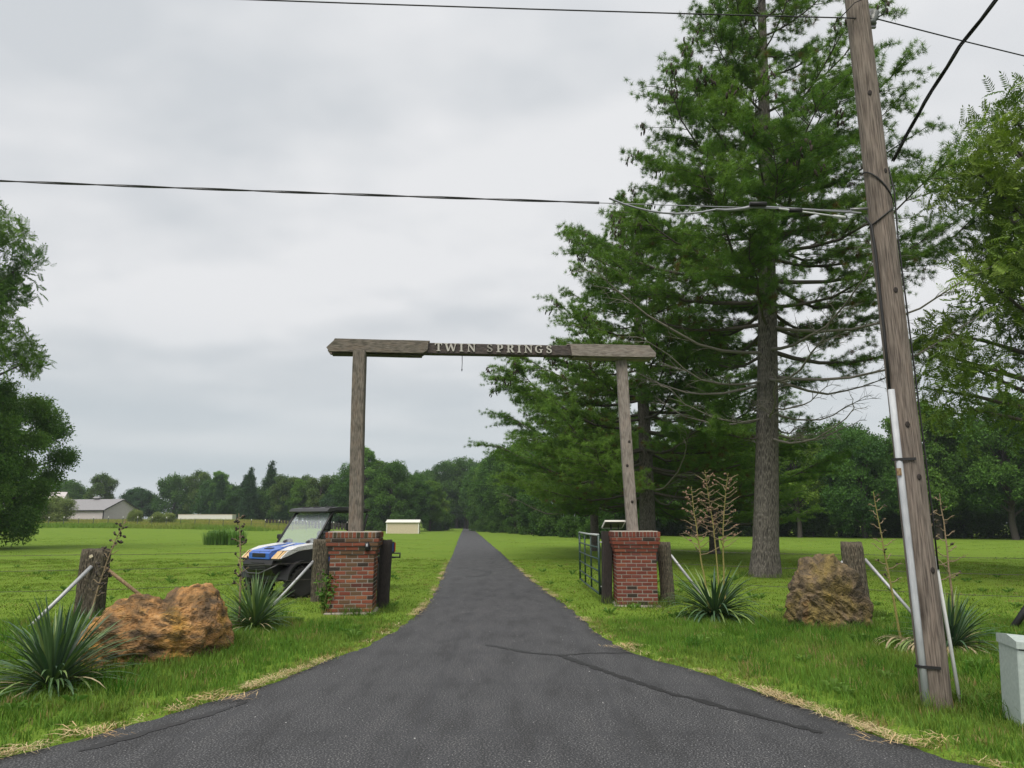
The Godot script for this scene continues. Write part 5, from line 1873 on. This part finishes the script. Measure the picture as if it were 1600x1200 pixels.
func make_plants():
	yucca("big dark green yucca at the left edge in front of the long boulder", P(-4.62, 7.3), 260, 0.82, 0.036, 1.45, 0.8, 901, [0, 0, 1, 1, 3, 2, 1], 0.25)
	var y2 := yucca("spiky upright yucca in front of the utility vehicle", P(-4.08, 11.3), 230, 0.78, 0.03, 1.4, 0.7, 902, [1, 0, 1, 2, 1], 0.15)
	var y3 := yucca("floppy pale-edged yucca at the foot of the post beside the right pillar", P(3.5, 12.3), 260, 1.0, 0.046, 1.7, 1.3, 903, [0, 1, 1, 2, 0], 0.2, 0.55)
	var y4 := yucca("shaggy yucca behind the foot of the utility pole", P(5.75, 9.4), 220, 0.72, 0.034, 1.5, 1.0, 904, [1, 0, 0, 3, 2], 0.5)
	rng.seed = 905
	var dm := sword_leaf(0.6, 0.03, 1.5)
	for k in 46:  # dead skirt lying on the ground on the boulder side
		var a := rng.randf_range(-2.6, -0.6)
		part("dry_leaf", dm, M.dry_leaf if rng.randf() < 0.6 else M.yucca[2], y4, Transform3D(Basis(Vector3.UP, a) * Basis(Vector3.RIGHT, rng.randf_range(1.3, 1.6)), Vector3(-0.35 + rng.randf_range(-0.25, 0.25), 0.08 + rng.randf() * 0.06, rng.randf_range(-0.15, 0.3))))
	# stalks: three tall ones right of the gate
	flower_stalk(y3, Vector3(-0.1, 0.1, 0.1), Vector3(-0.3, 2.25, 0.05), Vector3(-0.03, 0, 0), 0.45, 28, 0.3, 0.45, 910, M.stalk, M.pale_pod)
	flower_stalk(y3, Vector3(0.1, 0.1, 0.0), Vector3(-0.02, 2.55, -0.05), Vector3(0.04, 0, 0), 0.5, 38, 0.3, 0.4, 911, M.stalk, M.pale_pod)
	flower_stalk(y3, Vector3(0.22, 0.1, -0.05), Vector3(0.42, 2.5, -0.1), Vector3(-0.08, 0, 0), 0.45, 36, 0.3, 0.45, 912, M.stalk, M.pale_pod)
	# two behind the pole and one between boulder and pole
	flower_stalk(y4, Vector3(0.0, 0.1, 0.0), Vector3(-0.1, 1.95, 0.0), Vector3(-0.03, 0, 0), 0.42, 16, 0.2, 0.5, 913, M.dry_stalk, M.pod, 0.9)
	flower_stalk(y4, Vector3(0.06, 0.1, 0.0), Vector3(0.08, 2.02, 0.0), Vector3(0.02, 0, 0), 0.42, 16, 0.2, 0.5, 914, M.dry_stalk, M.pod, 0.9)
	flower_stalk(y4, Vector3(-0.48, 0.0, -0.3), Vector3(-0.66, 2.06, -0.3), Vector3(0.0, 0, 0), 0.4, 20, 0.18, 0.55, 915, M.stalk, M.pod, 0.8)
	# dry stalk beside the vehicle yucca
	flower_stalk(y2, Vector3(-0.22, 0.1, 0.05), Vector3(-0.36, 1.78, 0.05), Vector3(0.03, 0, 0), 0.3, 22, 0.13, 0.85, 916, M.dry_stalk, M.pod)
	var ds := thing("dry_stalk", "dry seed stalk with black pods leaning beside the left corner post", "dead plant", P(-6.85, 11.75))
	flower_stalk(ds, Vector3(-0.12, -0.05, 0), Vector3(0.3, 1.68, 0.0), Vector3(-0.05, 0, 0), 0.28, 24, 0.16, 0.9, 917, M.dry_stalk, M.pod, 1.15)
	# leafy weed climbing the left pillar
	var w := thing("leafy_weed", "bright leafy weed growing up the left brick pillar's outer corner", "weed", P(-3.37, 12.82))
	rng.seed = 920
	var stems := MB.new(true)
	var lm := MB.new(false)
	lm.color(Color.WHITE)
	var q0 := Vector3.ZERO
	lm.quad(q0, Vector3(0.022, 0.03, 0.004), Vector3(0, 0.085, -0.006), Vector3(-0.022, 0.03, 0.004))
	var leaf := lm.done()
	var xf := []
	var cols := []
	for k in 11:
		var a := rng.randf() * TAU
		var b := Vector3(rng.randf_range(-0.06, 0.06), 0, rng.randf_range(-0.05, 0.05))
		var e := b + Vector3(cos(a) * 0.14, rng.randf_range(0.35, 0.78), sin(a) * 0.1)
		var pts := bend(b, e, 0.02, 5, 0.01)
		stems.tube(pts, 0.005, 0.002, 5, false)
		for j in 24:
			var t := rng.randf_range(0.15, 1.0)
			var i0 := mini(int(t * 5), 4)
			var p: Vector3 = pts[i0].lerp(pts[i0 + 1], t * 5 - i0)
			xf.append(Transform3D(along(rdir() + Vector3(0, 0.2, 0.4), rng.randf() * TAU, rng.randf_range(0.6, 1.2)), p))
			cols.append(Color(0.045, 0.12, 0.02).lerp(Color(0.13, 0.24, 0.05), rng.randf()))
	part("stems", stems.done(), M.stalk, w)
	multi("leaves", leaf, M.leaf, w, xf, cols)


# ---------------------------------------------------------------- utility vehicle
func make_vehicle():
	var o := thing("utility_vehicle", "blue and white side-by-side utility vehicle with a black roof behind the left pillar", "utility vehicle", P(-5.22, 15.85, 0.02), -0.60)
	# local axes: +z forward, +x the vehicle's left, front axle at z = 0, rear axle at z = -2.15
	var mb := MB.new()
	mb.box(Vector3(0, 0.46, -1.05), Vector3(1.0, 0.22, 3.0), 0.03)
	mb.box(Vector3(0, 0.36, -1.1), Vector3(1.4, 0.06, 1.2), 0.02)
	mb.box(Vector3(0, 0.62, -2.2), Vector3(0.7, 0.25, 0.8), 0.03)
	part("chassis", mb.done(), M.black, o)
	# nose
	mb = MB.new()
	mb.prism(PackedVector2Array([Vector2(0.1, 0.4), Vector2(0.42, 0.44), Vector2(0.58, 0.56), Vector2(0.62, 0.7), Vector2(0.58, 0.8), Vector2(0.2, 0.86), Vector2(-0.1, 0.7)]), -0.5, 0.5)
	mb.prism(PackedVector2Array([Vector2(0.3, 0.68), Vector2(0.5, 0.72), Vector2(0.5, 0.835), Vector2(0.34, 0.88), Vector2(0.1, 0.97), Vector2(-0.42, 1.03), Vector2(-0.42, 0.8), Vector2(-0.3, 0.78)]), -0.69, 0.69)
	part("front_bumper", mb.done(), M.black, o)
	mb = MB.new()
	for k in 5:
		mb.box(Vector3(0, 0.6 + k * 0.035, 0.612), Vector3(0.62 - 0.04 * k, 0.012, 0.02))
	part("lower_grille", mb.done(), M.roofblack, o)
	mb = MB.new(true)
	mb.tube([Vector3(-0.6, 0.74, 0.45), Vector3(-0.46, 0.62, 0.64), Vector3(-0.2, 0.52, 0.69), Vector3(0.2, 0.52, 0.69), Vector3(0.46, 0.62, 0.64), Vector3(0.6, 0.74, 0.45)], 0.022, -1, 8)
	part("bull_bar", mb.done(), M.roofblack, o)
	# hood: blue spine, white shoulders
	var hood := func(x0: float, x1: float, lift: float) -> ArrayMesh:
		var h := MB.new()
		h.prism(PackedVector2Array([Vector2(0.58, 0.82), Vector2(0.585, 0.93 + lift), Vector2(0.5, 0.985 + lift), Vector2(0.12, 1.06 + lift), Vector2(-0.4, 1.13 + lift), Vector2(-0.4, 0.9), Vector2(0.3, 0.8)]), x0, x1)
		return h.done()
	part("hood", hood.call(-0.36, 0.36, 0.012), M.blue, o)
	mb = MB.new()
	mb.box(Vector3(0, 0.9, 0.582), Vector3(0.46, 0.085, 0.03), 0.01)
	part("upper_grille", mb.done(), M.black, o)
	mb = MB.new()
	mb.box(Vector3(0, 1.035, 0.33), Vector3(0.24, 0.02, 0.1), 0.005, Basis(Vector3.RIGHT, 0.19))
	part("hood_scoop", mb.done(), M.black, o)
	for s in [-1.0, 1.0]:
		mb = MB.new()
		mb.prism(PackedVector2Array([Vector2(0.1, 0.0), Vector2(0.32, -0.03), Vector2(-0.05, 0.075)]), 0.0, 0.006)
		# pale flashes on the blue spine
		mb = MB.new()
		mb.box(Vector3(s * 0.2, 1.102 - 0.0, -0.02), Vector3(0.09, 0.008, 0.42), 0.0, Basis(Vector3.UP, s * 0.28) * Basis(Vector3.RIGHT, 0.137))
		part("white_flash", mb.done(), M.white, o)
		var w := MB.new()
		w.prism(PackedVector2Array([Vector2(0.53, 0.84), Vector2(0.5, 0.875), Vector2(0.36, 0.985), Vector2(0.1, 1.075), Vector2(-0.4, 1.135), Vector2(-0.42, 1.04), Vector2(0.1, 0.98), Vector2(0.35, 0.89)]), minf(s * 0.363, s * 0.7), maxf(s * 0.363, s * 0.7))
		part("fender_panel", w.done(), M.white, o)
		# headlight: a pale amber lens let into the shoulder, split by a dark bar
		var hl := MB.new()
		hl.prism(PackedVector2Array([Vector2(0.565, 0.83), Vector2(0.4, 0.985), Vector2(0.3, 1.0), Vector2(0.3, 0.86)]), minf(s * 0.4, s * 0.66), maxf(s * 0.4, s * 0.66))
		var hp := part("headlight", hl.done(), M.amber, o)
		hl = MB.new()
		hl.prism(PackedVector2Array([Vector2(0.575, 0.82), Vector2(0.405, 0.995), Vector2(0.36, 0.995), Vector2(0.5, 0.82)]), minf(s * 0.585, s * 0.6), maxf(s * 0.585, s * 0.6))
		hl.prism(PackedVector2Array([Vector2(0.58, 0.8), Vector2(0.58, 0.832), Vector2(0.3, 0.86), Vector2(0.3, 0.82)]), minf(s * 0.39, s * 0.72), maxf(s * 0.39, s * 0.72))
		part("bezel", hl.done(), M.black, hp)
		# wheel arch
		for z in [0.0, -2.15]:
			var ar := MB.new(true)
			var outer := []
			for k in 11:
				var a := PI * (0.02 + 0.96 * k / 10.0)
				outer.append(Vector2(z + cos(a) * 0.43, 0.37 + sin(a) * 0.42))
			var inner := []
			for k in 11:
				var a := PI * (0.98 - 0.96 * k / 10.0)
				inner.append(Vector2(z + cos(a) * 0.385, 0.37 + sin(a) * 0.375))
			ar.smooth(false)
			ar.prism(PackedVector2Array(outer + inner), minf(s * 0.5, s * 0.83), maxf(s * 0.5, s * 0.83))
			part("wheel_arch", ar.done(), M.black, o)
			# wheel: tyre with lugs, rim, hub
			var tw := MB.new(true)
			tw.lathe([Vector2(0.17, -0.11), Vector2(0.25, -0.135), Vector2(0.31, -0.13), Vector2(0.335, -0.09), Vector2(0.34, 0.0), Vector2(0.335, 0.09), Vector2(0.31, 0.13), Vector2(0.25, 0.135), Vector2(0.17, 0.11)], 28)
			tw.smooth(false)
			for k in 22:
				var a := TAU * k / 22.0
				for q in [-1.0, 1.0]:
					var aa: float = a + (0.14 if q > 0.0 else 0.0)
					tw.box(Vector3(cos(aa) * 0.34, q * 0.075, sin(aa) * 0.34), Vector3(0.04, 0.1, 0.05), 0.006, Basis(Vector3.UP, -aa) * Basis(Vector3.RIGHT, q * 0.3))
			var at := Transform3D(Basis(Vector3.BACK, -PI / 2 * s), Vector3(s * 0.69, 0.315, z))
			var tp := part("wheel", tw.done(), M.rubber, o, at)
			tw = MB.new(true)
			tw.lathe([Vector2(0.175, -0.06), Vector2(0.18, 0.09), Vector2(0.16, 0.1), Vector2(0.14, 0.05), Vector2(0.06, 0.04), Vector2(0.05, 0.08), Vector2(0.0, 0.085)], 20)
			part("rim", tw.done(), M.metal, tp)
	# cab: frame tubes, roof, windscreen
	mb = MB.new(true)
	for s in [-1.0, 1.0]:
		mb.tube([Vector3(s * 0.68, 1.08, -0.36), Vector3(s * 0.665, 1.45, -0.6), Vector3(s * 0.645, 1.8, -0.84), Vector3(s * 0.64, 1.855, -0.95), Vector3(s * 0.64, 1.87, -1.9), Vector3(s * 0.64, 1.8, -1.98), Vector3(s * 0.66, 0.95, -1.72)], 0.03, -1, 8)
		mb.tube([Vector3(s * 0.66, 1.0, -1.72), Vector3(s * 0.7, 0.45, -1.65)], 0.03, -1, 8)
		mb.tube([Vector3(s * 0.68, 1.1, -0.36), Vector3(s * 0.71, 0.45, -0.42)], 0.03, -1, 8)
		mb.tube([Vector3(s * 0.76, 0.36, -0.45), Vector3(s * 0.79, 0.35, -1.6)], 0.028, -1, 8)
	for q in [[1.86, -1.95], [1.86, -0.93], [1.3, -1.83], [1.09, -0.37]]:
		mb.tube([Vector3(-0.66, q[0], q[1]), Vector3(0.66, q[0], q[1])], 0.026, -1, 8)
	part("roll_cage", mb.done(), M.black, o)
	mb = MB.new()
	mb.prism(PackedVector2Array([Vector2(-0.7, 1.835), Vector2(-0.66, 1.86), Vector2(-0.74, 1.93), Vector2(-1.0, 1.955), Vector2(-1.7, 1.95), Vector2(-2.06, 1.91), Vector2(-2.06, 1.87), Vector2(-0.95, 1.88)]), -0.69, 0.69)
	for x in [-0.42, 0.0, 0.42]:
		mb.box(Vector3(x, 1.958, -1.35), Vector3(0.2, 0.024, 0.9), 0.01)
	part("roof", mb.done(), M.roofblack, o)
	var wa := Vector3(0, 1.11, -0.375)
	var wb := Vector3(0, 1.79, -0.835)
	var dirw := (wb - wa).normalized()
	mb = MB.new()
	mb.box((wa + wb) * 0.5, Vector3(1.27, wa.distance_to(wb), 0.008), 0.0, Basis(Vector3.RIGHT, dirw, Vector3.RIGHT.cross(dirw)))
	part("windscreen", mb.done(), M.glass, o)
	mb = MB.new()
	mb.box(Vector3(0, 1.0, -0.55), Vector3(1.3, 0.22, 0.3), 0.05)
	part("dashboard", mb.done(), M.black, o)
	for s in [-0.42, 0.4]:
		mb = MB.new(true)
		mb.lathe([Vector2(0.11, -0.02), Vector2(0.115, 0.02), Vector2(0.08, 0.06), Vector2(0.02, 0.075)], 14)
		part("dash_pod", mb.done(), M.black, o, Transform3D(Basis(Vector3.RIGHT, 0.5).scaled(Vector3(1.3, 0.9, 0.9)), Vector3(s, 1.15, -0.48)))
	mb = MB.new(true)
	var pts := []
	for k in 17:
		var a := TAU * k / 16.0
		pts.append(Vector3(cos(a) * 0.17, sin(a) * 0.17, 0))
	mb.tube(pts, 0.015, -1, 6)
	mb.tube([Vector3(-0.16, 0, 0), Vector3(0.16, 0, 0)], 0.014, -1, 6)
	mb.tube([Vector3(0, 0, 0), Vector3(0, -0.1, 0.25)], 0.02, -1, 6)
	part("steering_wheel", mb.done(), M.black, o, Transform3D(Basis(Vector3.RIGHT, -0.5), Vector3(0.36, 1.2, -0.78)))
	mb = MB.new()
	mb.box(Vector3(0, 0.72, -1.3), Vector3(1.3, 0.18, 0.5), 0.05)
	mb.box(Vector3(0, 1.1, -1.58), Vector3(1.3, 0.6, 0.14), 0.05, Basis(Vector3.RIGHT, 0.12))
	part("bench_seat", mb.done(), M.roofblack, o)
	for x in [-0.42, 0.42]:
		mb = MB.new()
		mb.box(Vector3(x, 1.5, -1.64), Vector3(0.28, 0.2, 0.1), 0.04)
		part("headrest", mb.done(), M.roofblack, o)
	for s in [-1.0, 1.0]:
		mb = MB.new()
		mb.prism(PackedVector2Array([Vector2(-0.42, 0.45), Vector2(-0.4, 1.04), Vector2(-0.9, 1.02), Vector2(-1.5, 1.0), Vector2(-1.66, 0.96), Vector2(-1.62, 0.45)]), minf(s * 0.69, s * 0.73), maxf(s * 0.69, s * 0.73))
		var dr := part("door", mb.done(), M.black, o)
		mb = MB.new()
		mb.box(Vector3(s * 0.735, 0.78, -0.95), Vector3(0.012, 0.1, 0.8), 0.004)
		part("door_stripe", mb.done(), M.deep_blue, dr)
		mb = MB.new()
		mb.box(Vector3(s * 0.83, 1.27, -0.55), Vector3(0.15, 0.12, 0.07), 0.025)
		mb.box(Vector3(s * 0.73, 1.27, -0.53), Vector3(0.14, 0.025, 0.025))
		part("side_mirror", mb.done(), M.black, o)
	# cargo bed
	mb = MB.new()
	mb.box(Vector3(0, 0.82, -2.36), Vector3(1.36, 0.05, 1.0), 0.01)
	mb.box(Vector3(0.67, 0.97, -2.36), Vector3(0.05, 0.3, 1.14), 0.015)
	mb.box(Vector3(-0.67, 0.97, -2.36), Vector3(0.05, 0.3, 1.14), 0.015)
	mb.box(Vector3(0, 0.97, -1.82), Vector3(1.29, 0.3, 0.04), 0.01)
	mb.box(Vector3(0, 0.97, -2.91), Vector3(1.29, 0.29, 0.04), 0.01)
	var bed := part("cargo_bed", mb.done(), M.black, o)
	mb = MB.new()
	mb.box(Vector3(0.698, 0.98, -2.4), Vector3(0.01, 0.2, 0.95), 0.004)
	part("side_panel", mb.done(), M.deep_blue, bed)
	mb = MB.new()
	for k in 4:
		mb.box(Vector3(0.705, 0.94 + 0.02 * (k % 2), -2.52 - k * 0.09), Vector3(0.006, 0.1, 0.045), 0.0, Basis(Vector3.RIGHT, 0.35))
	mb.box(Vector3(0.705, 1.06, -2.6), Vector3(0.006, 0.02, 0.4))
	part("white_emblem", mb.done(), M.white, bed)
	for s in [-1.0, 1.0]:
		mb = MB.new()
		mb.box(Vector3(s * 0.64, 0.98, -2.94), Vector3(0.11, 0.24, 0.05), 0.015)
		part("tail_light", mb.done(), M.red, o)
	mb = MB.new(true)
	for x in [-0.5, 0.5]:
		mb.tube([Vector3(x, 0.7, -2.6), Vector3(x, 0.72, -3.2)], 0.022, -1, 6)
	for q in [[0.72, -3.2], [0.72, -3.02], [0.82, -3.2]]:
		mb.tube([Vector3(-0.62, q[0], q[1]), Vector3(0.62, q[0], q[1])], 0.02, -1, 6)
	for x in [-0.62, -0.2, 0.2, 0.62]:
		mb.tube([Vector3(x, 0.7, -3.2), Vector3(x, 0.84, -3.2)], 0.018, -1, 6)
	part("rear_rack", mb.done(), M.black, o)


# ---------------------------------------------------------------- sky
func overcast() -> PanoramaSkyMaterial:
	var w := 1024
	var h := 512
	var img := Image.create(w, h, false, Image.FORMAT_RGBF)
	var n1 := noise(0.55, 5, 61)
	var n2 := noise(1.7, 5, 62)
	var n3 := noise(0.9, 4, 63)
	for j in h:
		var el := (0.5 - (j + 0.5) / h) * PI
		var up := sin(el)
		for i in w:
			var az := (float(i) / w) * TAU
			var c: Color
			if up < 0.0:
				c = Color(0.12, 0.16, 0.06)
			else:
				var k := cos(el) / (up + 0.16)
				var px := sin(az) * k
				var pz := cos(az) * k
				var v := n1.get_noise_3d(px * 0.9, pz * 1.3, 0.0) * 1.0 + n2.get_noise_3d(px * 0.8, pz * 1.2, 5.0) * 0.75
				var t := clampf(0.5 + v * 1.35, 0.0, 1.0)
				var grey := Color(0.625, 0.655, 0.69)
				var white := Color(0.8, 0.81, 0.83)
				c = grey.lerp(white, t)
				var lowc := Color(0.52, 0.585, 0.625).lerp(Color(0.63, 0.675, 0.7), clampf(0.5 + n3.get_noise_3d(px * 0.25, pz * 0.25, up * 14.0) * 1.1, 0.0, 1.0))
				c = lowc.lerp(c, smoothstep(0.02, 0.32, up))
				c = c * lerpf(1.0, 1.3, smoothstep(0.6, 1.0, up))
			img.set_pixel(i, j, c)
	var m := PanoramaSkyMaterial.new()
	m.panorama = ImageTexture.create_from_image(img)
	return m


func _ready():
	# camera
	var cam := Camera3D.new()
	cam.name = "camera"
	add_child(cam)
	cam.position = Vector3(0, 1.65, 0)
	cam.rotation_degrees = Vector3(11.54, 0, 0)
	cam.fov = 58.88
	cam.near = 0.05
	cam.far = 3000.0
	cam.current = true
	# sky, light, exposure
	var we := WorldEnvironment.new()
	we.name = "world_environment"
	var env := Environment.new()
	env.background_mode = Environment.BG_SKY
	env.sky = Sky.new()
	env.sky.sky_material = overcast()
	env.background_energy_multiplier = 0.48
	env.tonemap_mode = Environment.TONE_MAPPER_LINEAR
	env.tonemap_exposure = 2.1
	env.fog_enabled = true
	env.fog_light_color = Color(0.86, 0.9, 0.94)
	env.fog_density = 0.0003
	env.sdfgi_enabled = true
	env.ssao_enabled = true
	env.ssil_enabled = true
	we.environment = env
	add_child(we)
	var sun := DirectionalLight3D.new()
	sun.name = "sun"
	sun.light_energy = 0.5
	sun.light_angular_distance = 40.0
	sun.light_color = Color(1.0, 0.97, 0.92)
	sun.shadow_enabled = true
	sun.rotation_degrees = Vector3(-55.0, -20.0, 0.0)
	add_child(sun)
	# structure
	make_materials()
	make_ground()
	tar_line([Vector2(-0.35, 9.7), Vector2(0.15, 9.15), Vector2(0.6, 8.95), Vector2(1.0, 8.1), Vector2(1.45, 7.2), Vector2(2.0, 6.4), Vector2(2.45, 5.8)], 0.085, 31)
	tar_line([Vector2(0.62, 8.95), Vector2(1.05, 9.15), Vector2(1.55, 9.2)], 0.04, 32)
	tar_line([Vector2(-1.15, 21.6), Vector2(-0.8, 22.4), Vector2(-0.78, 24.0), Vector2(-1.15, 24.6), Vector2(-1.6, 25.4)], 0.16, 33)
	tar_line([Vector2(-1.4, 21.4), Vector2(-0.95, 22.0), Vector2(-0.72, 22.9)], 0.15, 34)
	tar_line([Vector2(-1.0, 28.0), Vector2(-0.85, 29.5)], 0.13, 35)
	tar_line([Vector2(-2.6, 33.0), Vector2(-1.6, 33.6), Vector2(-0.5, 33.2)], 0.2, 36)
	tar_line([Vector2(-3.15, 5.35), Vector2(-2.75, 6.1), Vector2(-2.45, 6.75)], 0.09, 37)
	make_buildings()
	make_trees()
	make_grass()
	# objects
	make_gateway()
	make_fence()
	make_pole()
	make_boulders()
	make_plants()
	make_vehicle()
